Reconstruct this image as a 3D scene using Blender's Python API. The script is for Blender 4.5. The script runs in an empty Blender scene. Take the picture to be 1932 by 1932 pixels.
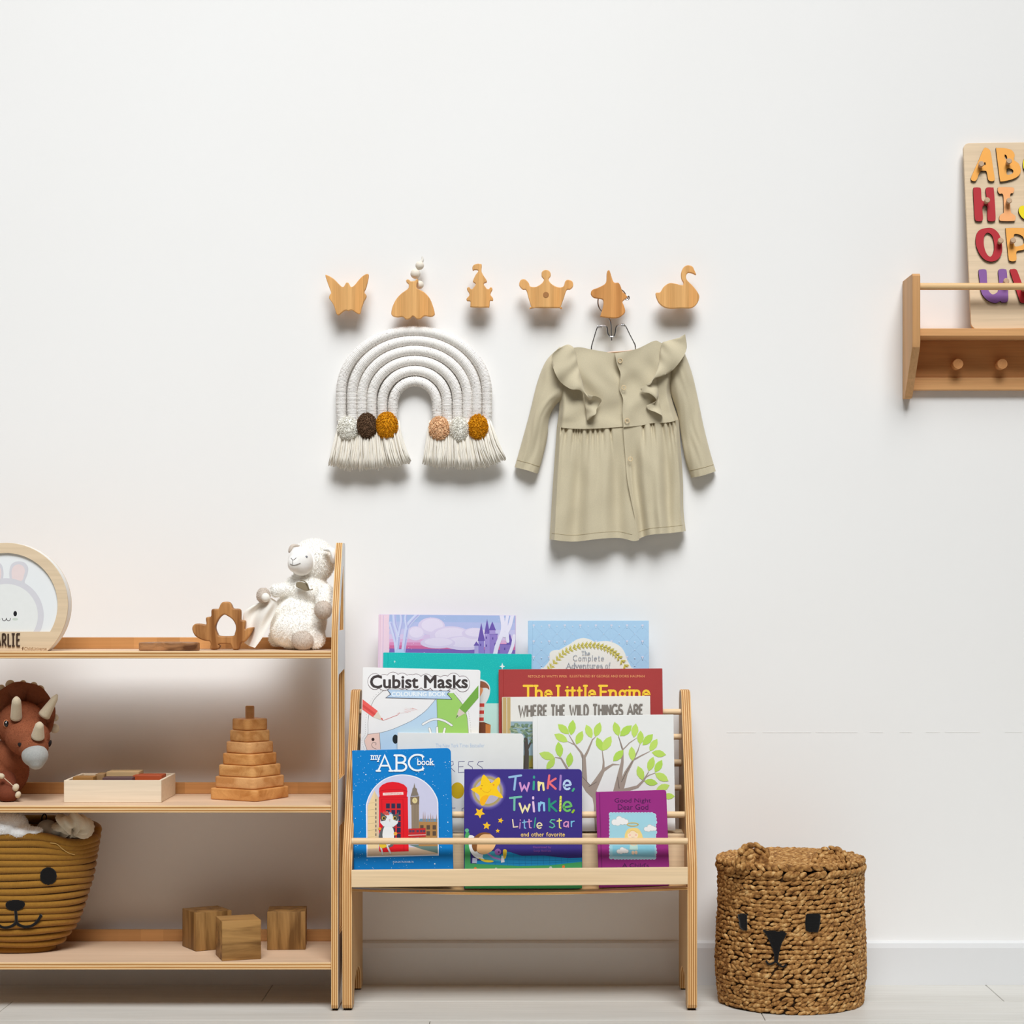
import bpy, bmesh, math, random
import numpy as np
from mathutils import Vector, Matrix, geometry

# ------------------------------------------------------------------ camera, world, light, exposure
F, CX, CY = 4000.0, 1016.0, 1110.0          # focal length and principal point for a 1932 x 1932 frame
CAMY, CAMZ = -4.28, 0.798                   # the back wall is the plane y = 0, the floor z = 0
scene = bpy.context.scene
C = scene.collection

cam_data = bpy.data.cameras.new('camera')
cam = bpy.data.objects.new('camera', cam_data); C.objects.link(cam)
cam.location = (0, CAMY, CAMZ); cam.rotation_euler = (math.pi / 2, 0, 0)
cam_data.sensor_width = 36.0; cam_data.lens = F / 1932 * 36.0
cam_data.shift_x = -(CX - 966) / 1932; cam_data.shift_y = (CY - 966) / 1932
cam_data.clip_start = 0.1; cam_data.clip_end = 60
scene.camera = cam

world = bpy.data.worlds.new('world'); scene.world = world
world.use_nodes = True
world.node_tree.nodes['Background'].inputs[0].default_value = (1.0, 0.94, 0.86, 1)
world.node_tree.nodes['Background'].inputs[1].default_value = 0.09

def area_light(name, loc, target, sx, sy, watts, color, spread=180):
    d = bpy.data.lights.new(name, 'AREA'); d.shape = 'RECTANGLE'; d.size = sx; d.size_y = sy
    d.energy = watts; d.color = color; d.spread = math.radians(spread)
    o = bpy.data.objects.new(name, d); C.objects.link(o); o.location = loc
    o.rotation_euler = (Vector(target) - Vector(loc)).to_track_quat('-Z', 'Y').to_euler()
    return o
area_light('tall_studio_window', (0.2, -6.0, 9.0), (-0.45, 0.0, 2.4), 6.0, 5.6, 166, (0.955, 0.98, 1.0), 48)

scene.view_settings.view_transform = 'Standard'
scene.view_settings.look = 'None'
scene.view_settings.gamma = 1.0
scene.view_settings.use_curve_mapping = False
scene.view_settings.exposure = 0.0
scene.cycles.diffuse_bounces = 8
scene.cycles.max_bounces = 16

random.seed(7)
RNG = np.random.default_rng(11)

# ------------------------------------------------------------------ helpers: space
def P(px, py, d):
    """point seen at photo pixel (px, py) that stands d metres in front of the camera"""
    return Vector(((px - CX) * d / F, CAMY + d, CAMZ - (py - CY) * d / F))
def zoomer(x0, y0, s):
    return lambda pts: [(x0 + a / s, y0 + b / s) for a, b in pts]

# ------------------------------------------------------------------ helpers: scene objects
def thing(name, label, cat, loc=(0, 0, 0), group=None):
    o = bpy.data.objects.new(name, None); C.objects.link(o)
    o.location = loc; o.empty_display_size = 0.02
    o['label'] = label; o['category'] = cat
    if group: o['group'] = group
    return o
def tag(o, label=None, cat=None, group=None, kind=None):
    if label: o['label'] = label
    if cat: o['category'] = cat
    if group: o['group'] = group
    if kind: o['kind'] = kind
    return o
def origin_of(o):
    v = Vector((0, 0, 0))
    while o is not None:
        v += o.location; o = o.parent
    return v
def obj(name, vf, mats, parent=None, smooth=True, angle=38, fm=None, local=False, origin=None, kind=None, label=None):
    """one mesh object; vf = (verts, faces) in world space (or in the parent's space when local)"""
    verts, faces = vf[0], vf[1]
    if fm is None and len(vf) > 2: fm = vf[2]
    V = np.array([tuple(v) for v in verts], dtype=float).reshape(-1, 3)
    off = np.zeros(3)
    if not local:
        off = np.array(origin_of(parent)) if parent is not None else np.array(origin if origin is not None else
              ((V[:, 0].min() + V[:, 0].max()) / 2, (V[:, 1].min() + V[:, 1].max()) / 2, V[:, 2].min()))
    me = bpy.data.meshes.new(name)
    me.from_pydata((V - off).tolist(), [], faces)
    for m in (mats if isinstance(mats, (list, tuple)) else [mats]): me.materials.append(m)
    if fm is not None: me.polygons.foreach_set('material_index', np.array(fm, dtype=np.int32))
    if smooth:
        sm = np.ones(len(me.polygons), dtype=bool)
        if angle < 179: sm = np.array([len(f) > 3 for f in faces], dtype=bool)      # flat caps stay flat
        me.polygons.foreach_set('use_smooth', sm)
        me.update()
        if angle < 179:
            me.set_sharp_from_angle(angle=math.radians(angle))
            me.polygons.foreach_set('use_smooth', sm)
    me.update()
    o = bpy.data.objects.new(name, me); C.objects.link(o)
    if parent is not None: o.parent = parent
    elif not local: o.location = off
    if kind: o['kind'] = kind
    if label: o['label'] = label
    return o

# ------------------------------------------------------------------ helpers: shapes, all return (verts, faces)
def join(*parts):
    V, Fc, M = [], [], []; hasm = any(len(p) > 2 for p in parts)
    for p in parts:
        n = len(V); V += [tuple(v) for v in p[0]]
        Fc += [tuple(i + n for i in f) for f in p[1]]
        M += list(p[2]) if len(p) > 2 else [0] * len(p[1])
    return (V, Fc, M) if hasm else (V, Fc)
def from_bm(bm):
    bm.verts.ensure_lookup_table(); bm.verts.index_update()
    r = ([tuple(v.co) for v in bm.verts], [tuple(v.index for v in f.verts) for f in bm.faces])
    bm.free(); return r
def box(x0, x1, y0, y1, z0, z1, bevel=0.0, seg=2):
    bm = bmesh.new()
    bmesh.ops.create_cube(bm, size=1)
    for v in bm.verts:
        v.co = Vector(((x0 + x1) / 2 + v.co.x * (x1 - x0), (y0 + y1) / 2 + v.co.y * (y1 - y0), (z0 + z1) / 2 + v.co.z * (z1 - z0)))
    if bevel: bmesh.ops.bevel(bm, geom=bm.edges[:], offset=bevel, segments=seg, profile=0.5, affect='EDGES')
    bmesh.ops.recalc_face_normals(bm, faces=bm.faces[:])
    return from_bm(bm)
def xform(vf, M):
    return ([tuple(M @ Vector(v)) for v in vf[0]],) + tuple(vf[1:])
def catmull(pts, n=6, closed=True):
    pts = [tuple(p) for p in pts]; N = len(pts); out = []
    rng = range(N) if closed else range(N - 1)
    for i in rng:
        if closed: p0, p1, p2, p3 = pts[i - 1], pts[i], pts[(i + 1) % N], pts[(i + 2) % N]
        else: p0, p1, p2, p3 = pts[max(i - 1, 0)], pts[i], pts[i + 1], pts[min(i + 2, N - 1)]
        for k in range(n):
            t = k / n; t2 = t * t; t3 = t2 * t
            out.append(tuple(0.5 * (2 * b + (c - a) * t + (2 * a - 5 * b + 4 * c - d) * t2 + (3 * b - a - 3 * c + d) * t3)
                             for a, b, c, d in zip(p0, p1, p2, p3)))
    if not closed: out.append(pts[-1])
    return out
def resample(pts, n, smooth=True):
    if smooth and len(pts) > 2: pts = catmull(pts, 10, False)
    A = np.array([tuple(p) for p in pts], dtype=float)
    s = np.concatenate([[0], np.cumsum(np.linalg.norm(np.diff(A, axis=0), axis=1))]); t = np.linspace(0, s[-1], n)
    return np.stack([np.interp(t, s, A[:, k]) for k in range(A.shape[1])], axis=1)
def evaluated(ob):
    C.objects.link(ob)
    dg = bpy.context.evaluated_depsgraph_get()
    me = bpy.data.meshes.new_from_object(ob.evaluated_get(dg))
    r = ([tuple(v.co) for v in me.vertices], [tuple(p.vertices) for p in me.polygons])
    data = ob.data; C.objects.unlink(ob); bpy.data.objects.remove(ob); bpy.data.meshes.remove(me)
    if isinstance(data, bpy.types.Curve): bpy.data.curves.remove(data)
    elif isinstance(data, bpy.types.Mesh): bpy.data.meshes.remove(data)
    return r
def slab(loops, thick, bevel=0.0, res=2):
    """flat plate from closed 2-D loops (inner loops become holes), centred on z = 0"""
    cu = bpy.data.curves.new('tmp', 'CURVE'); cu.dimensions = '2D'; cu.fill_mode = 'BOTH'
    cu.extrude = max(thick / 2 - bevel, 1e-5); cu.bevel_depth = bevel; cu.bevel_resolution = res; cu.offset = -bevel
    for lp in loops:
        sp = cu.splines.new('POLY'); sp.points.add(len(lp) - 1)
        for p, (a, b) in zip(sp.points, lp): p.co = (a, b, 0, 1)
        sp.use_cyclic_u = True
    V, Fc = evaluated(bpy.data.objects.new('tmp', cu))
    bm = bmesh.new()
    vs = [bm.verts.new(v) for v in V]
    for f in Fc:
        try: bm.faces.new([vs[i] for i in f])
        except ValueError: pass
    bmesh.ops.remove_doubles(bm, verts=bm.verts[:], dist=1e-6)
    bmesh.ops.recalc_face_normals(bm, faces=bm.faces[:])
    bm.normal_update()
    bmesh.ops.triangulate(bm, faces=[f for f in bm.faces if abs(f.normal.z) > 0.99])
    return from_bm(bm)
def slab_xz(loops, y, thick, bevel=0.0):
    """plate standing in the x-z plane, its front face at y"""
    V, Fc = slab(loops, thick, bevel)
    return ([(a, y + thick / 2 - c, b) for a, b, c in V], Fc)
def slab_yz(loops, x0, x1, bevel=0.0):
    """plate standing in the y-z plane between x0 and x1"""
    V, Fc = slab(loops, x1 - x0, bevel)
    return ([((x0 + x1) / 2 + c, a, b) for a, b, c in V], Fc)
def face_kinds(vf, axis, lim=0.9, both=(0, 0), edge=1):
    """material index per face: both = (index towards -axis, towards +axis), edge = all others"""
    V = np.array(vf[0]); out = []
    for f in vf[1]:
        n = np.zeros(3)
        for i in range(len(f)): n += np.cross(V[f[i]], V[f[(i + 1) % len(f)]])
        n /= (np.linalg.norm(n) + 1e-15)
        out.append((both[1] if n[axis] > 0 else both[0]) if abs(n[axis]) > lim else edge)
    return out
def tube(path, r, n=8, closed=False, cap=True, flat=1.0):
    """round tube along a list of points; r a number or one per point"""
    A = np.array([tuple(p) for p in path], dtype=float); N = len(A)
    R = np.full(N, r) if np.isscalar(r) else np.array(r, dtype=float)
    T = np.gradient(A, axis=0) if not closed else np.roll(A, -1, 0) - np.roll(A, 1, 0)
    T /= np.linalg.norm(T, axis=1)[:, None] + 1e-12
    up = np.array([0, 0, 1.0]) if abs(T[0][2]) < 0.9 else np.array([1.0, 0, 0])
    u = np.cross(T[0], up); u /= np.linalg.norm(u)
    ang = np.arange(n) * 2 * math.pi / n; V = []
    for i in range(N):
        u = u - T[i] * np.dot(u, T[i]); u /= np.linalg.norm(u) + 1e-12
        w = np.cross(T[i], u)
        V.append(A[i] + R[i] * (np.cos(ang)[:, None] * u + flat * np.sin(ang)[:, None] * w))
    V = np.concatenate(V); Fc = []
    for i in range(N if closed else N - 1):
        a, b = i * n, ((i + 1) % N) * n
        for k in range(n): Fc.append((a + k, a + (k + 1) % n, b + (k + 1) % n, b + k))
    if cap and not closed:
        Fc.append(tuple(range(n - 1, -1, -1))); Fc.append(tuple((N - 1) * n + k for k in range(n)))
    return (V.tolist(), Fc)
def ellipsoid(c, r, rot=None, nu=20, nv=12):
    V, Fc = [], []
    M = rot if rot is not None else Matrix.Identity(3)
    c = Vector(c)
    V.append(tuple(c + M @ Vector((0, 0, r[2]))))
    for j in range(1, nv):
        th = math.pi * j / nv
        for i in range(nu):
            ph = 2 * math.pi * i / nu
            V.append(tuple(c + M @ Vector((r[0] * math.sin(th) * math.cos(ph), r[1] * math.sin(th) * math.sin(ph), r[2] * math.cos(th)))))
    V.append(tuple(c + M @ Vector((0, 0, -r[2]))))
    for i in range(nu): Fc.append((0, 1 + i, 1 + (i + 1) % nu))
    for j in range(nv - 2):
        for i in range(nu):
            a = 1 + j * nu; b = a + nu
            Fc.append((a + i, b + i, b + (i + 1) % nu, a + (i + 1) % nu))
    L = len(V) - 1; a = 1 + (nv - 2) * nu
    for i in range(nu): Fc.append((a + i, L, a + (i + 1) % nu))
    return (V, Fc)
def rotz(a): return Matrix.Rotation(math.radians(a), 3, 'Z')
def roty(a): return Matrix.Rotation(math.radians(a), 3, 'Y')
def rotx(a): return Matrix.Rotation(math.radians(a), 3, 'X')
def blob(parts, voxel=0.003, smooth=6):
    """one continuous skin around overlapping solids"""
    V, Fc = join(*parts)
    me = bpy.data.meshes.new('tmp'); me.from_pydata([tuple(v) for v in V], [], Fc)
    ob = bpy.data.objects.new('tmp', me)
    m = ob.modifiers.new('r', 'REMESH'); m.mode = 'VOXEL'; m.voxel_size = voxel
    s = ob.modifiers.new('s', 'SMOOTH'); s.iterations = smooth; s.factor = 0.6
    return evaluated(ob)
def spikes(vf, n, length, width, jitter=0.5, blunt=False, keep=None, droop=0.0):
    """short strands standing on a surface, one mesh"""
    V = np.array(vf[0]); T = []
    for f in vf[1]:
        for k in range(1, len(f) - 1): T.append((f[0], f[k], f[k + 1]))
    T = np.array(T); a, b, c = V[T[:, 0]], V[T[:, 1]], V[T[:, 2]]
    nr = np.cross(b - a, c - a); ar = np.linalg.norm(nr, axis=1); nr = nr / (ar[:, None] + 1e-15)
    idx = RNG.choice(len(T), n, p=ar / ar.sum())
    r1 = np.sqrt(RNG.random(n))[:, None]; r2 = RNG.random(n)[:, None]
    p = (1 - r1) * a[idx] + r1 * (1 - r2) * b[idx] + r1 * r2 * c[idx]
    d = nr[idx] + jitter * RNG.normal(size=(n, 3)) * 0.6
    d[:, 2] -= droop
    if keep is not None:
        k = keep(p); p, d = p[k], d[k]; n = len(p)
    d /= np.linalg.norm(d, axis=1)[:, None]
    L = length * (0.7 + 0.6 * RNG.random(n))[:, None]
    u = np.cross(d, RNG.normal(size=(n, 3))); u /= np.linalg.norm(u, axis=1)[:, None]
    w = np.cross(d, u); ring = [np.cos(t) * u + np.sin(t) * w for t in (0, 2.094, 4.189)]
    base = p - d * length * 0.25
    if blunt:
        VV = np.stack([base + width * q for q in ring] + [p + d * L + width * q for q in ring], axis=1).reshape(-1, 3)
        Fc = []
        for i in range(n):
            o = 6 * i
            Fc += [(o, o + 1, o + 4, o + 3), (o + 1, o + 2, o + 5, o + 4), (o + 2, o, o + 3, o + 5), (o + 3, o + 4, o + 5)]
    else:
        VV = np.stack([base + width * q for q in ring] + [p + d * L], axis=1).reshape(-1, 3)
        Fc = []
        for i in range(n):
            o = 4 * i
            Fc += [(o, o + 1, o + 3), (o + 1, o + 2, o + 3), (o + 2, o, o + 3)]
    return (VV.tolist(), Fc)
def coons(top, bottom, left, right, nu, nv):
    """grid of photo points between four boundary curves"""
    t, b, l, r = resample(top, nu), resample(bottom, nu), resample(left, nv), resample(right, nv)
    U = np.linspace(0, 1, nu)[None, :, None]; Vv = np.linspace(0, 1, nv)[:, None, None]
    G = (1 - Vv) * t[None] + Vv * b[None] + (1 - U) * l[:, None] + U * r[:, None]
    G -= (1 - U) * (1 - Vv) * t[0] + U * (1 - Vv) * t[-1] + (1 - U) * Vv * b[0] + U * Vv * b[-1]
    return G
def shell(G, front, back):
    """closed cloth shell over a grid; front/back(u, v) = metres in front of the wall"""
    nv, nu = G.shape[:2]; V, Fc = [], []
    for fn in (front, back):
        for j in range(nv):
            for i in range(nu):
                V.append(tuple(P(G[j, i, 0], G[j, i, 1], -CAMY - fn(i / (nu - 1), j / (nv - 1)))))
    o = nu * nv
    for j in range(nv - 1):
        for i in range(nu - 1):
            a = j * nu + i
            Fc.append((a, a + nu, a + nu + 1, a + 1)); Fc.append((o + a, o + a + 1, o + a + nu + 1, o + a + nu))
    rim = [i for i in range(nu)] + [j * nu + nu - 1 for j in range(1, nv)] + \
          [(nv - 1) * nu + i for i in range(nu - 2, -1, -1)] + [j * nu for j in range(nv - 2, 0, -1)]
    for k in range(len(rim)):
        a, b = rim[k], rim[(k + 1) % len(rim)]
        Fc.append((a, b, o + b, o + a))
    return (V, Fc)

# ------------------------------------------------------------------ helpers: materials
def lin(c):
    f = lambda x: x / 12.92 if x <= 0.04045 else ((x + 0.055) / 1.055) ** 2.4
    return tuple(f(v / 255.0) for v in c) + (1.0,)
def _mat(name):
    m = bpy.data.materials.new(name); m.use_nodes = True
    nt = m.node_tree; return m, nt, nt.nodes['Principled BSDF']
def _coords(nt, scale, rot=(0, 0, 0), loc=(0, 0, 0)):
    tc = nt.nodes.new('ShaderNodeTexCoord'); mp = nt.nodes.new('ShaderNodeMapping')
    mp.inputs['Scale'].default_value = scale; mp.inputs['Rotation'].default_value = rot; mp.inputs['Location'].default_value = loc
    nt.links.new(tc.outputs['Object'], mp.inputs[0]); return mp.outputs[0]
def _noise(nt, vec, scale, detail=3, dist=0.0, rough=0.5):
    n = nt.nodes.new('ShaderNodeTexNoise'); n.inputs['Scale'].default_value = scale
    n.inputs['Detail'].default_value = detail; n.inputs['Distortion'].default_value = dist; n.inputs['Roughness'].default_value = rough
    nt.links.new(vec, n.inputs['Vector']); return n.outputs['Fac']
def _ramp(nt, fac, stops, interp='LINEAR'):
    r = nt.nodes.new('ShaderNodeValToRGB'); r.color_ramp.interpolation = interp
    e = r.color_ramp.elements
    while len(e) < len(stops): e.new(0.5)
    for el, (p, c) in zip(e, stops): el.position = p; el.color = c
    nt.links.new(fac, r.inputs[0]); return r.outputs[0]
def _mix(nt, fac, a, b, mode='MIX'):
    m = nt.nodes.new('ShaderNodeMix'); m.data_type = 'RGBA'; m.blend_type = mode
    for s, v in ((0, fac), (6, a), (7, b)):
        if isinstance(v, (int, float)): m.inputs[s].default_value = v
        elif isinstance(v, tuple): m.inputs[s].default_value = v
        else: nt.links.new(v, m.inputs[s])
    return m.outputs[2]
def _bump(nt, b, height, strength, dist=0.001):
    n = nt.nodes.new('ShaderNodeBump'); n.inputs['Strength'].default_value = strength; n.inputs['Distance'].default_value = dist
    nt.links.new(height, n.inputs['Height']); nt.links.new(n.outputs[0], b.inputs['Normal'])
def _math(nt, op, a, b=None):
    n = nt.nodes.new('ShaderNodeMath'); n.operation = op
    for s, v in ((0, a), (1, b)):
        if v is None: continue
        if isinstance(v, (int, float)): n.inputs[s].default_value = v
        else: nt.links.new(v, n.inputs[s])
    return n.outputs[0]
def plain(name, col, rough=0.5, spec=0.3, metal=0.0, var=0.0, vscale=60, bump=0.0, bscale=400):
    m, nt, b = _mat(name)
    b.inputs['Roughness'].default_value = rough; b.inputs['Specular IOR Level'].default_value = spec; b.inputs['Metallic'].default_value = metal
    c = lin(col); v = _coords(nt, (1, 1, 1))
    k = tuple(x * (1 - var) for x in c[:3]) + (1,)
    nt.links.new(_mix(nt, _noise(nt, v, vscale, 4), k, c), b.inputs['Base Color'])
    if bump: _bump(nt, b, _noise(nt, v, bscale, 2), bump)
    return m
def wood(name, light, dark, axis='Z', stave=0.0, stave_axis='X', grain=1.0, rough=0.5, contrast=1.0, rot=(0, 0, 0), knots=0.0, tonevar=0.35):
    """long-grain timber; axis is the grain direction, stave the width of glued strips"""
    m, nt, b = _mat(name)
    b.inputs['Roughness'].default_value = rough; b.inputs['Specular IOR Level'].default_value = 0.25
    k = 'XYZ'.index(axis)
    s1 = [26.0, 26.0, 26.0]; s1[k] = 2.6
    s2 = [420.0, 420.0, 420.0]; s2[k] = 9.0
    v1 = _coords(nt, tuple(s * grain for s in s1), rot, (5.37, 2.43, 7.61)); v2 = _coords(nt, tuple(s * grain for s in s2), rot, (3.41, 8.57, 4.39))
    L, D = lin(light), lin(dark)
    mid = tuple((a + c) / 2 for a, c in zip(L, D))
    n1 = _noise(nt, v1, 1.0, 4, 0.6, 0.55); n2 = _noise(nt, v2, 1.0, 3, 0.2, 0.6)
    base = _ramp(nt, n1, [(0.5 - 0.22 / contrast, L), (0.5, tuple(0.6 * a + 0.4 * c for a, c in zip(L, D))), (0.5 + 0.25 / contrast, D)])
    fine = _ramp(nt, n2, [(0.3, (0.80, 0.78, 0.74, 1)), (0.62, (1, 1, 1, 1))])
    col = _mix(nt, 0.55, base, fine, 'MULTIPLY')
    if stave:
        tc = nt.nodes.new('ShaderNodeTexCoord'); sp = nt.nodes.new('ShaderNodeSeparateXYZ')
        nt.links.new(tc.outputs['Object'], sp.inputs[0])
        f = _math(nt, 'FLOOR', _math(nt, 'DIVIDE', sp.outputs['XYZ'.index(stave_axis)], stave))
        wn = nt.nodes.new('ShaderNodeTexWhiteNoise'); wn.noise_dimensions = '1D'; nt.links.new(f, wn.inputs['W'])
        tone = _ramp(nt, wn.outputs['Value'], [(0.0, (1 - tonevar, 1 - tonevar * 1.1, 1 - tonevar * 1.25, 1)), (1.0, (1.06, 1.06, 1.06, 1))])
        col = _mix(nt, 1.0, col, tone, 'MULTIPLY')
    nt.links.new(col, b.inputs['Base Color'])
    _bump(nt, b, n2, 0.12, 0.0006)
    return m
def ply_edge(name, axis, t0, thick, layers, light, dark, line, grain_axis='Z'):
    """the glued layers on a plywood edge, stacked along axis from t0"""
    m, nt, b = _mat(name); b.inputs['Roughness'].default_value = 0.55; b.inputs['Specular IOR Level'].default_value = 0.2
    tc = nt.nodes.new('ShaderNodeTexCoord'); sp = nt.nodes.new('ShaderNodeSeparateXYZ')
    nt.links.new(tc.outputs['Object'], sp.inputs[0])
    t = _math(nt, 'DIVIDE', _math(nt, 'SUBTRACT', sp.outputs['XYZ'.index(axis)], t0), thick * 2.0 / layers)
    fr = _math(nt, 'FRACT', t)
    Lc, Dc, K = lin(light), lin(dark), lin(line)
    col = _ramp(nt, fr, [(0.0, K), (0.08, Lc), (0.46, Lc), (0.52, K), (0.6, Dc), (0.94, Dc), (1.0, K)])
    s = [40.0, 40.0, 40.0]; s['XYZ'.index(grain_axis)] = 5.0; s['XYZ'.index(axis)] = 300.0
    n = _noise(nt, _coords(nt, tuple(s)), 1.0, 4, 0.3, 0.6)
    tone = _ramp(nt, n, [(0.3, (0.78, 0.74, 0.68, 1)), (0.65, (1.08, 1.08, 1.06, 1))])
    nt.links.new(_mix(nt, 0.9, col, tone, 'MULTIPLY'), b.inputs['Base Color'])
    return m
def cloth(name, col, rough=0.9, var=0.18, weave=1500.0, bump=0.25, blotch=18.0, sheen=0.2):
    m, nt, b = _mat(name)
    b.inputs['Roughness'].default_value = rough; b.inputs['Specular IOR Level'].default_value = 0.1
    b.inputs['Sheen Weight'].default_value = sheen
    v = _coords(nt, (1, 1, 1)); c = lin(col); k = tuple(x * (1 - var) for x in c[:3]) + (1,)
    n1, n2 = _noise(nt, v, blotch, 4, 0.3), _noise(nt, v, weave, 2)
    base = _mix(nt, n1, k, c)
    fine = _ramp(nt, n2, [(0.3, (0.82, 0.82, 0.82, 1)), (0.65, (1.05, 1.05, 1.05, 1))])
    nt.links.new(_mix(nt, 0.6, base, fine, 'MULTIPLY'), b.inputs['Base Color'])
    _bump(nt, b, n2, bump, 0.0008)
    return m
def fibre(name, col, var=0.15, scale=300.0):
    """pile and yarn: part of the light passes through the thin fibres"""
    m, nt, b = _mat(name); out = nt.nodes['Material Output']; nt.nodes.remove(b)
    v = _coords(nt, (1, 1, 1)); c = lin(col); k = tuple(x * (1 - var) for x in c[:3]) + (1,)
    cc = _mix(nt, _noise(nt, v, scale, 3), k, c)
    d = nt.nodes.new('ShaderNodeBsdfDiffuse'); t = nt.nodes.new('ShaderNodeBsdfTranslucent'); mx = nt.nodes.new('ShaderNodeMixShader')
    mx.inputs[0].default_value = 0.0
    nt.links.new(cc, d.inputs[0]); nt.links.new(cc, t.inputs[0]); nt.links.new(d.outputs[0], mx.inputs[1]); nt.links.new(t.outputs[0], mx.inputs[2])
    nt.links.new(mx.outputs[0], out.inputs[0]); return m
PRINTS = {}
def ink(col):
    col = tuple(int(v) for v in col)
    if col not in PRINTS: PRINTS[col] = plain('ink_%d_%d_%d' % col, col, 0.5, 0.25, var=0.05, vscale=90)
    return PRINTS[col]

# ================================================================== the setting
# back wall: painted panels with a faint joint
m, nt, b = _mat('wall_paint')
b.inputs['Roughness'].default_value = 0.7; b.inputs['Specular IOR Level'].default_value = 0.15
v = _coords(nt, (1, 1, 1))
n1 = _noise(nt, v, 2.2, 3); n2 = _noise(nt, v, 260, 3)
nt.links.new(_mix(nt, n1, lin((240, 238, 235)), lin((243, 242, 240))), b.inputs['Base Color'])
_bump(nt, b, n2, 0.10, 0.0006)
WALL = m
SEAM_Z = CAMZ - (1382 - CY) * 4.28 / F
wall = obj('wall_back', box(-3.2, 3.2, 0.0, 0.1, -0.02, 2.75), WALL, smooth=False)
tag(wall, kind='structure')
seam_parts = []
x = 0.38
while x < 1.9:
    w = random.uniform(0.02, 0.14)
    seam_parts.append(box(x, x + w, -0.00035, 0.0005, SEAM_Z - 0.0005 + (x - 0.4) * 0.001, SEAM_Z + 0.0004 + (x - 0.4) * 0.001))
    x += w + random.uniform(0.005, 0.06)
obj('panel_joint', join(*seam_parts), plain('joint_filler', (231, 229, 225), 0.8, 0.1), wall, smooth=False)

BASEB = plain('skirting_paint', (228, 228, 228), 0.45, 0.35, var=0.03, vscale=6)
prof = [(-0.014, 0.0), (-0.014, 0.074), (-0.0115, 0.0835), (-0.006, 0.0865), (0.0, 0.0865), (0.0, 0.0)]
V = [(-3.2, a, z) for a, z in prof] + [(3.2, a, z) for a, z in prof]; n = len(prof)
Fc = [(i, (i + 1) % n, n + (i + 1) % n, n + i) for i in range(n)] + [tuple(range(n - 1, -1, -1)), tuple(range(n, 2 * n))]
tag(obj('baseboard_back', (V, Fc), BASEB, smooth=False), kind='structure')

FLOOR_DARK = plain('floor_gap', (120, 112, 104), 0.8)
FLOOR = wood('white_oiled_floor', (222, 220, 214), (206, 203, 196), 'X', grain=0.55, rough=0.42, contrast=0.8)
floor = obj('floor', box(-3.2, 3.2, -6.5, 0.0, -0.06, -0.0035), FLOOR_DARK, smooth=False)
tag(floor, kind='structure')
PL_L, PL_W = 1.435, 0.1805
edge_y = CAMY + 4.0975 + PL_W                      # back edge of the row of planks beside the wall
for r in range(0, 16):
    y1 = edge_y - r * PL_W; y0 = y1 - PL_W
    ph = (-0.535, -1.016, -0.2, -0.75)[r % 4]
    k0 = math.floor((-3.1 - ph) / PL_L)
    for k in range(k0, k0 + 6):
        x0 = max(ph + k * PL_L, -3.2); x1 = min(ph + (k + 1) * PL_L, 3.2)
        if x1 - x0 < 0.02: continue
        bm_ = box(x0 + 0.0006, x1 - 0.0006, y0 + 0.0006, min(y1, -0.0005) - 0.0006, -0.012, 0.0, 0.0009, 1)
        obj('floor_plank', bm_, FLOOR, floor, smooth=False)

# ================================================================== plywood toy shelf on the left
PLY_TOP = wood('plywood_face', (230, 200, 171), (210, 175, 141), 'X', grain=0.45, contrast=0.7, rough=0.5)
PLY_TOP_Y = wood('plywood_inner_face', (232, 196, 156), (212, 170, 126), 'Z', grain=0.45, contrast=0.7, rough=0.5)
RAIL_WOOD = wood('rail_wood', (219, 164, 106), (188, 128, 72), 'X', grain=0.5, contrast=0.9, stave=0.045, stave_axis='X', tonevar=0.2)
WHITE_LAM = plain('white_laminate', (240, 239, 237), 0.35, 0.4, var=0.03, vscale=20)
SH_R = (625 - CX) / 1000.0                          # inner face of the right-hand side panel
SH_L = -1.20
shelf = thing('toy_shelf', 'three-tier plywood toy shelf with white outer side standing beside the book rack', 'shelf', ((SH_R + SH_L) / 2, -0.15, 0))
TH = 0.0135
EDGE_Z = {}
ZTOP = [0.679, 0.388, 0.092]
FRONT_Y = CAMY + 4.0
for z, dp in zip(ZTOP, (0.180, 0.240, 0.252)):
    em = ply_edge('plywood_shelf_edge', 'Z', z - TH, TH, 5, (246, 210, 160), (192, 140, 84), (150, 98, 50), 'X')
    vf = box(SH_L + 0.012, SH_R, FRONT_Y, FRONT_Y + dp, z - TH, z, 0.0009, 1)
    obj('shelf_board', vf, [PLY_TOP, em], shelf, smooth=False, fm=face_kinds(vf, 2))
    obj('back_rail', box(SH_L + 0.012, SH_R, FRONT_Y + dp - 0.011, FRONT_Y + dp + 0.001, z, z + 0.0225, 0.0008, 1), RAIL_WOOD, shelf, smooth=False)
yf, yb = FRONT_Y - 0.003, CAMY + 4.152
ztop = CAMZ + (CY - 1024) * 4.1 / F
Yd = lambda d: CAMY + d
slope = catmull([(Yd(4.092), ztop - 0.004), (Yd(4.045), 0.805), (Yd(4.011), 0.737), (yf + 0.001, 0.675), (yf, 0.62)], 5, False)
outline = [(yf + 0.012, 0.004), (yb - 0.01, 0.004), (yb, 0.012), (yb, ztop - 0.006), (yb - 0.005, ztop), (Yd(4.097), ztop)] + slope + [(yf, 0.4), (yf, 0.012), (yf + 0.004, 0.005)]
hole_hi = [(Yd(4.036), 0.718), (Yd(4.114), 0.718), (Yd(4.114), 0.838), (Yd(4.109), 0.842), (Yd(4.072), 0.79), (Yd(4.048), 0.75)]
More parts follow.
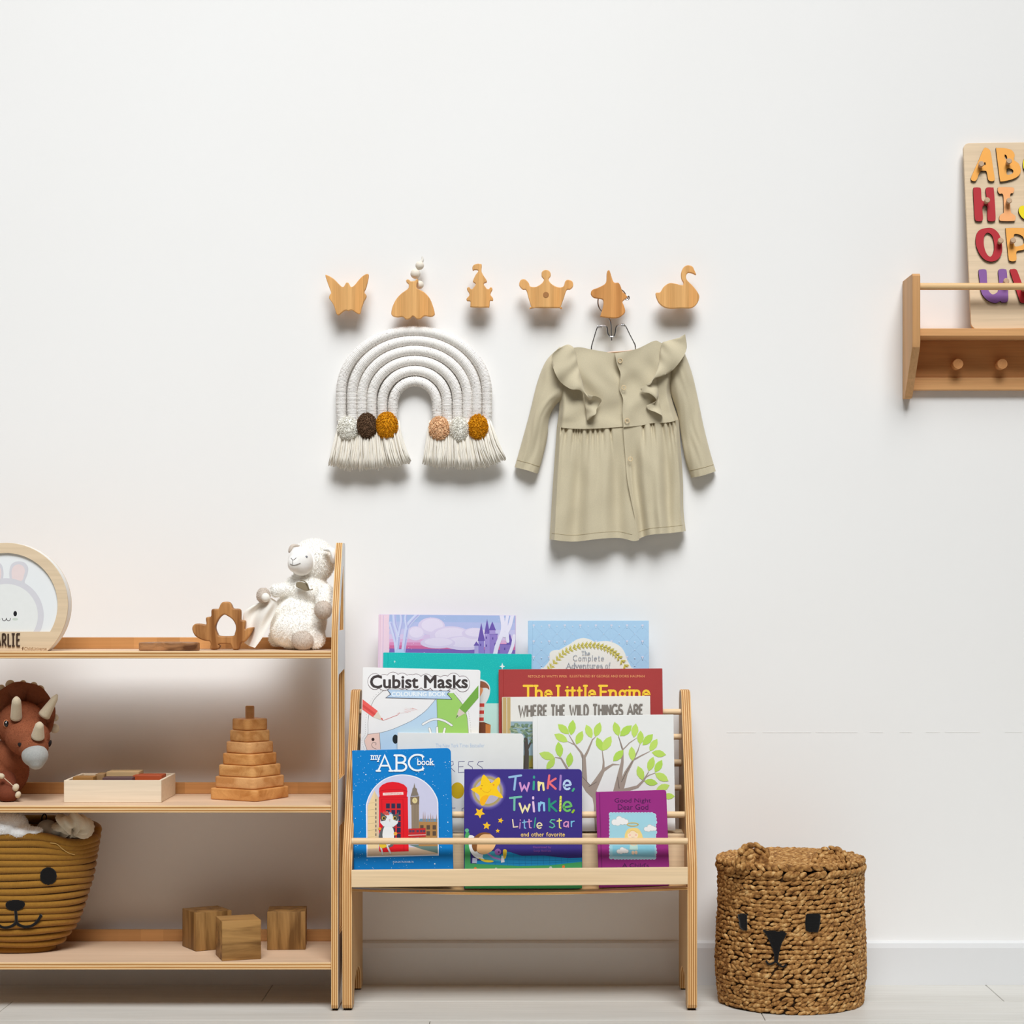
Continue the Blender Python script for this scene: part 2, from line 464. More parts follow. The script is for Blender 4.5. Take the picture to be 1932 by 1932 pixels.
hole_lo = [(Yd(4.016), 0.435), (Yd(4.138), 0.435), (Yd(4.138), 0.634), (Yd(4.132), 0.641), (Yd(4.024), 0.634), (Yd(4.016), 0.626)]
hole_b = [(Yd(4.03), 0.14), (Yd(4.135), 0.14), (Yd(4.135), 0.345), (Yd(4.03), 0.345)]
PT = 0.0125
for nm, x0 in (('side_panel', SH_R), ('side_panel', SH_L)):
    em = ply_edge('plywood_panel_edge', 'X', x0 - shelf.location.x, PT, 7, (244, 202, 144), (190, 134, 74), (132, 80, 36), 'Z')
    vf = slab_yz([outline, hole_hi, hole_lo, hole_b], x0, x0 + PT, 0.0008)
    kinds = face_kinds(vf, 0, both=((0, 2) if x0 == SH_R else (2, 0)))
    p = obj(nm, vf, [PLY_TOP_Y, em, WHITE_LAM], shelf, angle=25, fm=kinds)
    for yy in (yf + 0.014, yb - 0.03):
        obj('foot_pad', box(x0 + 0.001, x0 + PT - 0.001, yy, yy + 0.018, 0.0, 0.0055, 0.0005, 1), plain('felt_pad', (35, 30, 27), 0.9), p, smooth=False)

# ================================================================== book rack
RACK_EDGE_COL = ((238, 196, 140), (190, 134, 76), (128, 78, 36))
MAPLE = wood('maple_board', (243, 216, 178), (231, 199, 156), 'X', grain=0.5, contrast=0.6)
DOWEL = wood('dowel_birch', (243, 214, 174), (228, 192, 146), 'X', grain=0.8, contrast=0.8)
RACK_IN = wood('rack_panel_face', (214, 176, 128), (198, 156, 106), 'Z', grain=0.5, contrast=0.6)
RL, RR, RT = -0.352, 0.281, 0.0185
rack = thing('book_rack', 'low plywood book rack with dowel rails full of picture books', 'book rack', ((RL + RR) / 2, CAMY + 4.12, 0))
Y = lambda d: CAMY + d
arch = [(Y(4.05 + 0.162 * (0.5 - 0.5 * math.cos(math.pi * t))), 0.003 + 0.056 * math.sin(math.pi * t) ** 0.75) for t in np.linspace(0, 1, 19)]
prof = [(Y(4.0), 0.012), (Y(4.0), 0.27), (Y(4.012), 0.298), (Y(4.176), 0.586), (Y(4.182), 0.594), (Y(4.192), 0.597), (Y(4.222), 0.597), (Y(4.236), 0.592),
        (Y(4.245), 0.575), (Y(4.245), 0.012), (Y(4.238), 0.003)] + arch[::-1] + [(Y(4.012), 0.003), (Y(4.003), 0.006)]
for x0, x1 in ((RL - RT, RL), (RR, RR + RT)):
    em = ply_edge('rack_panel_edge', 'X', x0 - rack.location.x, RT, 9, *RACK_EDGE_COL, 'Z')
    vf = slab_yz([prof], x0, x1, 0.002)
    p = obj('side_panel', vf, [RACK_IN, em], rack, angle=25, fm=face_kinds(vf, 0))
    for d0, d1 in ((4.012, 4.04), (4.216, 4.238)):
        obj('foot_pad', box(x0 + 0.002, x1 - 0.002, Y(d0), Y(d1), 0, 0.005, 0.0005, 1), plain('felt_pad', (35, 30, 27), 0.9), p, smooth=False)
def rail(py, d, r, nm='dowel'):
    z = CAMZ - (py - CY) * d / F
    return obj(nm, tube([(RL - 0.001, Y(d), z), (RR + 0.001, Y(d), z)], r, 16), DOWEL, rack)
rail(1587, 4.008, 0.0063)
rail(1537, 4.068, 0.0063)
for py in (1343, 1390, 1438, 1486): rail(py, 4.176, 0.0058)
# front lip: set a touch out of level
lip = box(RL, RR, Y(3.988), Y(3.998), 0.2355, 0.2675, 0.0012, 2)
lip = ([(a, b_, c + 0.0055 * (a - RL) / (RR - RL)) for a, b_, c in lip[0]], lip[1])
obj('front_lip', lip, MAPLE, rack, smooth=False)
# thin bottom board that bows under the books
V, Fc = [], []; N = 32
def sag(t): return 0.231 - 0.0085 * math.sin(math.pi * t) + 0.003 * t
for i in range(N + 1):
    t = i / N; x = RL + (RR - RL) * t; z = sag(t)
    V += [(x, Y(3.999), z), (x, Y(4.235), z), (x, Y(4.235), z - 0.0045), (x, Y(3.999), z - 0.0045)]
for i in range(N):
    a = 4 * i
    for k in range(4): Fc.append((a + k, a + (k + 1) % 4, a + 4 + (k + 1) % 4, a + 4 + k))
Fc += [(0, 3, 2, 1), (4 * N, 4 * N + 1, 4 * N + 2, 4 * N + 3)]
em = ply_edge('thin_ply_edge', 'Z', 0.2265, 0.0045, 3, (226, 178, 118), (184, 126, 68), (130, 80, 38), 'X')
obj('bottom_board', (V, Fc), [wood('bottom_board_face', (222, 182, 132), (204, 160, 108), 'X', grain=0.5), em], rack, smooth=False, fm=face_kinds((V, Fc), 2, 0.8))
LEDGE2, LEDGE3 = 0.325, 0.452
obj('riser_board', box(RL, RR, Y(4.079), Y(4.085), 0.233, LEDGE2 - 0.006, 0.0008, 1), MAPLE, rack, smooth=False)
obj('ledge_board', box(RL, RR, Y(4.079), Y(4.168), LEDGE2 - 0.006, LEDGE2, 0.0008, 1), MAPLE, rack, smooth=False)
obj('ledge_board', box(RL, RR, Y(4.186), Y(4.236), LEDGE3 - 0.006, LEDGE3, 0.0008, 1), MAPLE, rack, smooth=False)

# ================================================================== lettering: a small stroke alphabet
def arc(cx, cy, rx, ry, a0, a1, n=12):
    return [(cx + rx * math.cos(math.radians(a0 + (a1 - a0) * i / n)), cy + ry * math.sin(math.radians(a0 + (a1 - a0) * i / n))) for i in range(n + 1)]
xh = 0.62
GL = {
 'A': (.78, [[(0, 0), (.39, 1), (.78, 0)], [(.14, .34), (.64, .34)]]),
 'B': (.62, [[(.06, 0), (.06, 1)], [(.06, 1), (.3, 1)] + arc(.3, .76, .25, .24, 90, -90) + [(.06, .52)], [(.3, .52)] + arc(.32, .26, .29, .26, 90, -90) + [(.06, 0)]]),
 'C': (.8, [arc(.46, .5, .46, .5, 48, 312, 20)]),
 'D': (.68, [[(.05, 0), (.05, 1)], [(.05, 1), (.25, 1)] + arc(.25, .5, .42, .5, 90, -90, 16) + [(.05, 0)]]),
 'E': (.52, [[(.05, 0), (.05, 1)], [(.05, 1), (.52, 1)], [(.05, .52), (.44, .52)], [(.05, 0), (.52, 0)]]),
 'G': (.82, [arc(.46, .5, .46, .5, 48, 330, 20) + [(.84, .42), (.52, .42)]]),
 'H': (.66, [[(.04, 0), (.04, 1)], [(.62, 0), (.62, 1)], [(.04, .52), (.62, .52)]]),
 'I': (.12, [[(.06, 0), (.06, 1)]]),
 'L': (.5, [[(.05, 1), (.05, 0)], [(.05, 0), (.5, 0)]]),
 'N': (.68, [[(.04, 0), (.04, 1)], [(.04, 1), (.64, 0)], [(.64, 0), (.64, 1)]]),
 'R': (.62, [[(.05, 0), (.05, 1)], [(.05, 1), (.3, 1)] + arc(.3, .74, .27, .26, 90, -90) + [(.05, .48)], [(.28, .48), (.62, 0)]]),
 'S': (.56, [arc(.28, .75, .26, .25, 35, 262, 14) + arc(.28, .25, .28, .25, 85, -145, 14)]),
 'T': (.66, [[(.33, 0), (.33, 1)], [(0, 1), (.66, 1)]]),
 'W': (1.0, [[(0, 1), (.25, 0), (.5, .8), (.75, 0), (1, 1)]]),
 'a': (.5, [arc(.24, .3, .22, .3, 40, 320, 14), [(.46, xh), (.46, 0)]]),
 'b': (.54, [[(.04, 1), (.04, 0)], arc(.28, .31, .24, .31, 150, -150, 16)]),
 'd': (.54, [[(.5, 1), (.5, 0)], arc(.26, .31, .24, .31, 30, 330, 16)]),
 'e': (.52, [[(.03, .34), (.49, .34)] + arc(.26, .31, .23, .31, 8, 315, 18)]),
 'f': (.36, [arc(.3, .84, .16, .16, 60, 180, 6) + [(.14, 0)], [(0, xh), (.32, xh)]]),
 'g': (.52, [arc(.25, .36, .21, .26, 0, 360, 18), [(.42, .56), (.54, .62)], arc(.25, -.12, .25, .18, 130, 410, 18)]),
 'h': (.52, [[(.05, 1), (.05, 0)], [(.05, .42)] + arc(.27, .4, .2, .22, 160, 0, 10) + [(.47, 0)]]),
 'i': (.14, [[(.07, xh), (.07, 0)], [(.07, .88), (.07, .9)]]),
 'k': (.5, [[(.05, 1), (.05, 0)], [(.44, xh), (.08, .28)], [(.2, .38), (.5, 0)]]),
 'l': (.14, [[(.07, 1), (.07, 0)]]),
 'm': (.84, [[(.05, xh), (.05, 0)], [(.05, .4)] + arc(.23, .4, .17, .22, 160, 0, 8) + [(.4, 0)], [(.4, .4)] + arc(.6, .4, .19, .22, 160, 0, 8) + [(.79, 0)]]),
 'n': (.52, [[(.05, xh), (.05, 0)], [(.05, .4)] + arc(.27, .4, .2, .22, 160, 0, 10) + [(.47, 0)]]),
 'o': (.54, [arc(.27, .31, .25, .31, 0, 360, 20)]),
 'p': (.54, [[(.04, xh), (.04, -.32)], arc(.28, .31, .24, .31, 150, -150, 16)]),
 'r': (.36, [[(.05, xh), (.05, 0)], [(.05, .4)] + arc(.23, .42, .17, .2, 160, 50, 6)]),
 's': (.4, [arc(.2, .465, .17, .155, 40, 262, 10) + arc(.2, .155, .19, .155, 85, -145, 10)]),
 't': (.34, [[(.14, .86), (.14, .12)] + arc(.26, .12, .12, .12, 180, 300, 6), [(0, xh), (.32, xh)]]),
 'u': (.52, [[(.05, xh), (.05, .22)] + arc(.25, .22, .2, .22, 180, 350, 10), [(.47, xh), (.47, 0)]]),
 'v': (.5, [[(0, xh), (.25, 0), (.5, xh)]]),
 'w': (.76, [[(0, xh), (.19, 0), (.38, .5), (.57, 0), (.76, xh)]]),
 'y': (.5, [[(0, xh), (.25, 0)], [(.5, xh), (.14, -.32)]]),
 ' ': (.3, []),
}
def stroke_text(txt, x0, x1, base, cap, gap=0.16, serif=False):
    """strokes in photo pixels for txt set between x0 and x1 on a baseline"""
    tot = sum(GL[c][0] for c in txt) + gap * (len(txt) - 1)
    s = (x1 - x0) / tot; out = []; x = 0
    for c in txt:
        w, sts = GL[c]
        for st in sts:
            out.append([(x0 + (x + a) * s, base - b * cap) for a, b in st])
            if serif:
                for (a, b), (a2, b2) in ((st[0], st[1]), (st[-1], st[-2])):
                    if abs(b - b2) > abs(a - a2) and min(abs(b), abs(b - 1), abs(b - xh), abs(b + .32)) < .01 and not c in 'abeg' + 'C' + 's':
                        out.append([(x0 + (x + a - .11) * s, base - b * cap), (x0 + (x + a + .11) * s, base - b * cap)])
        x += w + gap
    return out
def font_tris(txt, bold=0.0):
    cu = bpy.data.curves.new('tmp', 'FONT'); cu.body = txt; cu.offset = bold; cu.resolution_u = 3
    V, Fc = evaluated(bpy.data.objects.new('tmp', cu))
    A = np.array(V)[:, :2]; T = []
    for f in Fc:
        for k in range(1, len(f) - 1): T.append((f[0], f[k], f[k + 1]))
    return A, T

# ================================================================== books
def clip_poly(pts, W, H):
    for ax, lim, sg in ((0, 0.0, 1), (0, W, -1), (1, 0.0, 1), (1, H, -1)):
        out = []
        for i in range(len(pts)):
            a, b = pts[i - 1], pts[i]
            ina, inb = sg * (a[ax] - lim) >= 0, sg * (b[ax] - lim) >= 0
            if ina != inb:
                t = (lim - a[ax]) / (b[ax] - a[ax]); out.append((a[0] + t * (b[0] - a[0]), a[1] + t * (b[1] - a[1])))
            if inb: out.append(b)
        pts = out
        if len(pts) < 3: return []
    return pts
class Panel:
    """a flat rectangle standing in the room, with print on its front; local x right, y back, z up"""
    def frame(self, root, TL, TR, BL, dt, db):
        a, b_, c = P(*TL, dt), P(*TR, dt), P(*BL, db)
        X = (b_ - a).normalized(); Z = (a - c); self.H = Z.length; Z = (Z - X * Z.dot(X)).normalized(); Yv = Z.cross(X)
        self.W = (b_ - a).length; self.o = c; self.X, self.Y, self.Z = X, Yv, Z
        M = Matrix((X, Yv, Z)).transposed().to_4x4(); M.translation = c
        root.matrix_world = M; root.location = c; root.rotation_euler = M.to_euler()
        self.root = root; self.layer = 0; self.parts = {}
    def L(self, p):
        c = Vector((0, CAMY, CAMZ)); r = P(p[0], p[1], 1.0) - c
        t = (self.o - c).dot(self.Y) / r.dot(self.Y); q = c + r * t - self.o
        return (q.dot(self.X), q.dot(self.Z))
    y0 = -0.0002
    def tris(self, pts, T, col, part='cover_print', clip=True):
        V, Fc, mats, fm = self.parts.setdefault(part, ([], [], [], []))
        mt = ink(col)
        if mt not in mats: mats.append(mt)
        k = mats.index(mt); self.layer += 1; y = self.y0 - 0.000012 * self.layer
        e = 0.0006
        for t in T:
            q = [tuple(pts[i]) for i in t]
            if clip and not all(e <= a <= self.W - e and e <= b <= self.H - e for a, b in q):
                q = clip_poly([(a - e, b - e) for a, b in q], self.W - 2 * e, self.H - 2 * e); q = [(a + e, b + e) for a, b in q]
            if len(q) < 3: continue
            area = sum(q[i - 1][0] * q[i][1] - q[i][0] * q[i - 1][1] for i in range(len(q)))
            if abs(area) < 1e-10: continue
            if area < 0: q = q[::-1]
            n = len(V); V += [(a, y, b) for a, b in q]; Fc.append(tuple(range(n, n + len(q)))); fm.append(k)
    def poly(self, pts, col, smooth=False, part='cover_print'):
        if smooth: pts = catmull(pts, 5)
        q = [self.L(p) for p in pts]
        self.tris(q, geometry.tessellate_polygon([[Vector((a, b, 0)) for a, b in q]]), col, part)
    def disc(self, cx, cy, rx, ry, col, part='cover_print', n=22, rot=0):
        c, s = math.cos(math.radians(rot)), math.sin(math.radians(rot))
        self.poly([(cx + rx * math.cos(t) * c - ry * math.sin(t) * s, cy + rx * math.cos(t) * s + ry * math.sin(t) * c)
                   for t in np.linspace(0, 2 * math.pi, n, endpoint=False)], col, part=part)
    def dots(self, pts, r, col, part='cover_print', n=6):
        V, T = [], []
        for i, (x, y) in enumerate(pts):
            rr = r * random.uniform(0.5, 1.3) if r > 0 else -r; b = len(V)
            V += [self.L((x + rr * math.cos(t * 2 * math.pi / n), y + rr * math.sin(t * 2 * math.pi / n))) for t in range(n)]
            T += [(b, b + k, b + k + 1) for k in range(1, n - 1)]
        self.tris(V, T, col, part)
    def strokes(self, sts, w, col, part='cover_print', round_=True):
        """ribbons of ink; each is one strip so that nothing lies in the same plane twice"""
        for j, st in enumerate(sts):
            pt = [np.array(p[:2], dtype=float) for p in st]; ws = [p[2] if len(p) > 2 else w for p in st]
            keep = [0] + [i for i in range(1, len(pt)) if np.linalg.norm(pt[i] - pt[i - 1]) > 1e-6]
            pt, ws = [pt[i] for i in keep], [ws[i] for i in keep]
            if len(pt) < 2: continue
            T = [(pt[i + 1] - pt[i]) / np.linalg.norm(pt[i + 1] - pt[i]) for i in range(len(pt) - 1)]
            V, F_ = [], []
            for i in range(len(pt)):
                a, b = T[max(i - 1, 0)], T[min(i, len(T) - 1)]; t = a + b; n_ = np.linalg.norm(t)
                t = t / n_ if n_ > 1e-3 else b
                nrm = np.array((-t[1], t[0])); m_ = ws[i] / 2 * min(1 / max(abs(np.dot(t, b)), 0.3), 1.9)
                V += [pt[i] + nrm * m_, pt[i] - nrm * m_]
            for i in range(len(pt) - 1): F_ += [(2 * i, 2 * i + 1, 2 * i + 3), (2 * i, 2 * i + 3, 2 * i + 2)]
            if round_:
                for p, t, r in ((pt[0], -T[0], ws[0] / 2), (pt[-1], T[-1], ws[-1] / 2)):
                    nrm = np.array((-t[1], t[0])); b = len(V)
                    V += [p + r * (math.sin(q) * nrm + math.cos(q) * t) for q in np.linspace(math.pi / 2, -math.pi / 2, 8)]
                    F_ += [(b, b + k, b + k + 1) for k in range(1, 7)]
            self.layer -= 0.6 if j else 0
            self.tris([self.L(q) for q in V], F_, col, part)
    def text(self, txt, x0, x1, y0, y1, col, bold=0.0, part='cover_print'):
        """font lettering whose inked box runs from (x0, y0) to (x1, y1) in photo pixels"""
        A, T = font_tris(txt); lo, hi = A.min(0), A.max(0)
        sh = [(0, 0)] if not bold else [(bold * math.cos(t), bold * math.sin(t)) for t in np.linspace(0, 2 * math.pi, 8, endpoint=False)]
        for k, (dx, dy) in enumerate(sh):
            q = [self.L((x0 + dx + (a - lo[0]) / (hi[0] - lo[0]) * (x1 - x0), y1 + dy - (b - lo[1]) / (hi[1] - lo[1]) * (y1 - y0))) for a, b in A]
            self.layer -= 0.6 if k else 0
            self.tris(q, T, col, part)
        return
        q = [self.L((x0 + (a - lo[0]) / (hi[0] - lo[0]) * (x1 - x0), y1 - (b - lo[1]) / (hi[1] - lo[1]) * (y1 - y0))) for a, b in A]
        self.tris(q, T, col, part)
    def write(self, txt, x0, x1, base, cap, w, col, gap=0.16, serif=False, round_=True):
        self.strokes(stroke_text(txt, x0, x1, base, cap, gap, serif), w, col, 'cover_print', round_)
    def finish(self, parent=None):
        for nm, (V, Fc, mats, fm) in self.parts.items():
            if Fc: obj(nm.split('#')[0], (V, Fc), mats, parent or self.root, smooth=False, fm=fm, local=True)
def rrect(W, H, r_left, r_right, n=5):
    pts = []
    for cx, cy, r, a0 in ((W - r_right, r_right, r_right, -90), (W - r_right, H - r_right, r_right, 0), (r_left, H - r_left, r_left, 90), (r_left, r_left, r_left, 180)):
        if r < 1e-5: pts.append((cx, cy))
        else: pts += [(cx + r * math.cos(math.radians(a0 + 90 * i / n)), cy + r * math.sin(math.radians(a0 + 90 * i / n))) for i in range(n + 1)]
    return pts
PAGES = plain('page_paper', (240, 234, 220), 0.8, 0.1, var=0.12, vscale=700)
class Book(Panel):
    def __init__(self, label, TL, TR, ledge, db, dt, thick, cover, xl_bottom=None, corner=0.0, inset=0.003, spine=None, groove=True, edge=None):
        root = thing('picture_book', label, 'book', group='picture books in the rack')
        by = CY + (CAMZ - ledge - 0.0022) * F / db
        self.frame(root, TL, TR, (xl_bottom if xl_bottom else TL[0], by), dt, db)
        W, H, t = self.W, self.H, thick
        cb = 0.0018
        place = lambda vf, y: ([(a, y + cb / 2 - c, b) for a, b, c in vf[0]], vf[1])
        board = slab([rrect(W, H, 0.0008, max(corner, 0.0008))], cb, 0.0004)
        obj('front_cover', place(board, 0), cover, root, angle=30, local=True)
        obj('back_cover', place(board, t - cb), cover, root, angle=30, local=True)
        pg = slab([rrect(W - inset - 0.002, H - 2 * inset, 0.0005, max(corner - inset, 0.0005))], t - 2 * cb, 0.0)
        obj('page_block', ([(a + 0.002, t / 2 - c, b + inset) for a, b, c in pg[0]], pg[1]), edge or PAGES, root, smooth=False, local=True)
        obj('spine', box(-0.001, 0.0012, 0.0004, t - 0.0004, 0.0004, H - 0.0004, 0.0004, 1), spine or cover, root, smooth=False, local=True)
        if groove:
            g = min(0.0085, W * 0.05)
            for gx in (g, ):
                obj('hinge_ridge', tube([(gx, 0.0004, 0.002), (gx, 0.0004, H - 0.002)], 0.0009, 6), cover, root, local=True)
def specked(name, base, speck, scale, amount, rough=0.35, second=None):
    m, nt, b = _mat(name); b.inputs['Roughness'].default_value = rough; b.inputs['Specular IOR Level'].default_value = 0.4
    v = _coords(nt, (1, 1, 1)); n = _noise(nt, v, scale, 3, 0, 0.7)
    c0 = _mix(nt, _noise(nt, v, 9, 3), lin(base), lin(second or base))
    f = _ramp(nt, n, [(amount, (0, 0, 0, 1)), (amount + 0.06, (1, 1, 1, 1))])
    nt.links.new(_mix(nt, f, c0, lin(speck)), b.inputs['Base Color']); return m
def glossy(name, col, rough=0.35): return plain(name, col, rough, 0.4, var=0.06, vscale=40)
FRONT_Z = 0.2262
# ---- blue alphabet book
bk = Book('blue speckled board book titled my ABC book, front row beside the left panel', (663, 1416), (848, 1411), FRONT_Z + 0.003, 4.026, 4.06, 0.012,
          specked('night_blue_cover', (2, 122, 196), (45, 150, 215), 900, 0.62, second=(8, 128, 204)), 669, corner=0.008, inset=0.0004, groove=False)
zz = zoomer(660, 1400, 7.43); s = 7.43
ZX = lambda a: 660 + a / s
ZY = lambda a: 1400 + a / s
bk.dots([(random.uniform(664, 850), random.uniform(1413, 1650)) for _ in range(260)], 0.55, (190, 225, 245))
bk.dots([(random.uniform(664, 850), random.uniform(1413, 1650)) for _ in range(36)], 1.0, (235, 245, 252))
archp = [(225, 885), (260, 770), (330, 650), (440, 545), (560, 485), (700, 455), (830, 462), (950, 495), (1060, 560), (1150, 650), (1220, 770), (1240, 850)]
bk.poly(zz(catmull(archp, 4, False) + [(1247, 1592), (236, 1616)]), (240, 240, 246))
ins = [(735 + (a - 735) * 0.975, 1060 + (b - 1060) * 0.978) for a, b in archp]
bk.poly(zz(catmull(ins, 4, False) + [(1234, 1574), (249, 1598)]), (205, 204, 228))
bk.poly(zz([(249, 900), (345, 680), (375, 735), (400, 790), (402, 1500), (249, 1596)]), (236, 208, 158))
bk.poly(zz([(350, 690), (375, 735), (405, 790), (405, 1400), (350, 1400)]), (222, 196, 158))
for k in range(7): bk.strokes([zz([(252, 860 + 95 * k), (345, 850 + 95 * k)])], 0.35, (165, 140, 100))
for k in range(9): bk.poly(zz([(360, 800 + 60 * k), (372, 800 + 60 * k), (372, 835 + 60 * k), (360, 835 + 60 * k)]), (80, 72, 70))
bk.poly(zz([(249, 1500), (620, 1470), (1234, 1480), (1234, 1574), (249, 1598)]), (214, 186, 158))
bk.poly(zz([(830, 1440), (1234, 1440), (1234, 1560), (1000, 1500)]), (105, 130, 122))
bk.poly(zz([(968, 1110), (1228, 1110), (1230, 1460), (965, 1460)]), (178, 132, 78))
bk.poly(zz([(965, 1115), (985, 1075), (1228, 1075), (1228, 1118)]), (112, 148, 172))
for xx in (1030, 1055, 1095, 1135, 1165, 1215): bk.poly(zz([(xx - 8, 1110), (xx, 960 + (xx * 7) % 60), (xx + 8, 1110)]), (170, 135, 110))
for xx in (1010, 1100, 1185):
    for yy in (1165, 1250): bk.poly(zz([(xx - 24, yy), (xx + 24, yy), (xx + 24, yy + 62), (xx - 24, yy + 62)]), (92, 74, 60))
bk.poly(zz([(862, 860), (970, 860), (972, 1210), (866, 1210)]), (150, 132, 110))
for xx in (885, 905, 927, 950): bk.strokes([zz([(xx, 880), (xx + 2, 1200)])], 0.5, (112, 98, 84))
bk.poly(zz([(848, 765), (975, 760), (972, 875), (850, 878)]), (128, 110, 88))
bk.disc(ZX(911), ZY(820), 36 / s, 40 / s, (226, 208, 150))
bk.strokes([zz([(911, 820), (911, 792)]), zz([(911, 820), (926, 828)])], 0.5, (80, 66, 50))
bk.poly(zz([(905, 572), (918, 640), (940, 655), (945, 690), (968, 750), (852, 755), (872, 700), (880, 650), (893, 640)]), (132, 120, 106))
bk.poly(zz([(822, 1215), (1062, 1205), (1066, 1330), (822, 1345)]), (196, 44, 46))
for xx in (835, 875, 935, 985, 1025): bk.poly(zz([(xx, 1235), (xx + 32, 1233), (xx + 32, 1265), (xx, 1267)]), (92, 62, 88))
bk.strokes([zz([(822, 1308), (1064, 1300)])], 1.4, (236, 200, 196))
RED, RED2 = (228, 22, 36), (190, 14, 30)
bk.poly(zz([(410, 690), (414, 645), (455, 600), (520, 570), (600, 558), (690, 570), (760, 598), (802, 640), (806, 690), (800, 760), (812, 775), (826, 1530), (440, 1545), (412, 1530), (408, 772), (418, 760)]), RED)
bk.strokes([zz([(412, 690), (500, 672), (600, 668), (720, 672), (806, 688)]), zz([(410, 772), (812, 772)]), zz([(450, 800), (455, 1530)]), zz([(745, 800), (760, 1530)]), zz([(450, 800), (745, 800)])], 1.1, RED2)
bk.poly(zz([(462, 712), (750, 702), (752, 738), (464, 750)]), (244, 214, 206))
bk.text('TELEPHONE', ZX(486), ZX(728), ZY(715), ZY(737), (206, 120, 120))
bk.poly(zz([(498, 850), (720, 850), (722, 1400), (500, 1400)]), (212, 40, 44))
for yy in (862, 952, 1040, 1120, 1200, 1285):
    for xx in (508, 583, 660): bk.poly(zz([(xx, yy), (xx + 54, yy), (xx + 54, yy + 68), (xx, yy + 68)]), (44, 42, 74))
bk.poly(zz([(470, 1180), (520, 1170), (612, 1185), (625, 1340), (600, 1460), (470, 1470), (405, 1330)]), (96, 98, 100), True)
bk.disc(ZX(540), ZY(1300), 82 / s, 150 / s, (236, 238, 238))
bk.strokes([zz([(425, 1430), (460, 1570)]), zz([(520, 1450), (570, 1560)])], 3.2, (214, 214, 216))
bk.poly(zz([(410, 1440), (480, 1420), (520, 1460), (450, 1490)]), (226, 190, 50), True)
bk.poly(zz([(430, 1080), (430, 980), (490, 1020), (560, 1005), (640, 1020), (690, 975), (685, 1070), (672, 1140), (620, 1185), (550, 1195), (470, 1180), (428, 1130)]), (228, 232, 234))
bk.poly(zz([(430, 1080), (430, 980), (490, 1020), (520, 1050), (500, 1100), (440, 1112)]), (84, 86, 90))
bk.poly(zz([(600, 1010), (640, 1020), (690, 975), (685, 1070), (665, 1108), (612, 1090)]), (84, 86, 90))
for xx in (475, 630):
    bk.disc(ZX(xx), ZY(1066), 26 / s, 26 / s, (206, 168, 70)); bk.disc(ZX(xx + 3), ZY(1068), 15 / s, 18 / s, (30, 40, 44))
bk.poly(zz([(548, 1085), (572, 1085), (560, 1104)]), (224, 140, 140))
bk.strokes([zz([(560, 1104), (560, 1120)])], 0.4, (120, 110, 110))
bk.dots(zz([(495, 1005), (520, 990), (515, 1020), (540, 1010), (480, 990)]), 2.6, (214, 96, 84))
bk.dots(zz([(560, 995), (580, 1000)]), 2.2, (128, 160, 200))
bk.dots(zz([(420, 1215), (640, 1285)]), 4.0, (236, 168, 60))
for txt, a, b_, bl, cp, w in (('A', 400, 580, 405, 215, 3.4), ('B', 640, 795, 403, 215, 3.8), ('C', 828, 1040, 400, 222, 3.6)):
    bk.write(txt, ZX(a), ZX(b_), ZY(bl), cp / s, w, (242, 247, 251), serif=True)
bk.strokes([zz([(1012, 180), (1022, 245)]), zz([(1022, 345), (1026, 398)])], 2.0, (242, 247, 251), 'cover_print')
bk.write('my', ZX(300), ZX(425), ZY(245), 88 / s, 1.8, (242, 247, 251), serif=True)
bk.write('book', ZX(950), ZX(1170), ZY(320), 82 / s, 1.9, (242, 247, 251), serif=True)
bk.text('А-БА-БА-ГА-ЛА-МА-ГА', ZX(602), ZX(892), ZY(1666), ZY(1692), (222, 236, 246))
bk.finish()

# ---- purple lullaby book
bk = Book('indigo padded board book with yellow stars and multicoloured Twinkle title, front row centre', (876, 1451), (1097, 1451), FRONT_Z - 0.001, 4.026, 4.056, 0.014,
          glossy('indigo_cover', (64, 52, 134), 0.3), 876, corner=0.007, inset=0.0004, groove=False)
zz = zoomer(870, 1430, 7.43); ZX = lambda a: 870 + a / s; ZY = lambda a: 1430 + a / s
for r, c in ((262, (72, 60, 142)), (250, (84, 72, 150)), (238, (104, 92, 166)), (226, (134, 122, 180)), (216, (166, 150, 140)), (198, (178, 160, 96)), (176, (186, 178, 196))):
    bk.disc(ZX(370), ZY(468), r / s, r / s, c, n=36)
YEL = (252, 204, 24)
st = zz([(330, 240), (392, 312), (430, 350), (505, 278), (543, 285), (546, 350), (505, 428), (583, 540), (560, 562), (455, 528), (392, 538), (325, 655), (282, 662), (262, 600), (250, 520), (150, 452), (152, 430), (258, 388), (278, 320), (300, 250)])
bk.poly(st, YEL, True)
bk.poly(zz([(262, 600), (282, 655), (322, 650), (385, 545), (360, 520), (300, 540)]), (250, 180, 22), True)
bk.strokes([zz([(300, 455), (330, 480), (375, 485), (405, 465), (420, 440)])], 0.5, (200, 130, 30))
bk.dots(zz([(292, 388), (408, 342)]), -1.0, (120, 84, 30)); bk.dots(zz([(280, 432), (455, 378)]), -1.8, (238, 150, 40))
def star5(cx, cy, r, rot): return [(cx + (r if k % 2 == 0 else r * 0.48) * math.sin(rot + k * math.pi / 5), cy - (r if k % 2 == 0 else r * 0.48) * math.cos(rot + k * math.pi / 5)) for k in range(10)]
for cx, cy, r, a in ((260, 770, 80, 0.55), (358, 950, 60, 0.1), (553, 878, 42, 0.3), (513, 1022, 32, 0.0)): bk.poly(zz(star5(cx, cy, r, a)), (250, 196, 40))
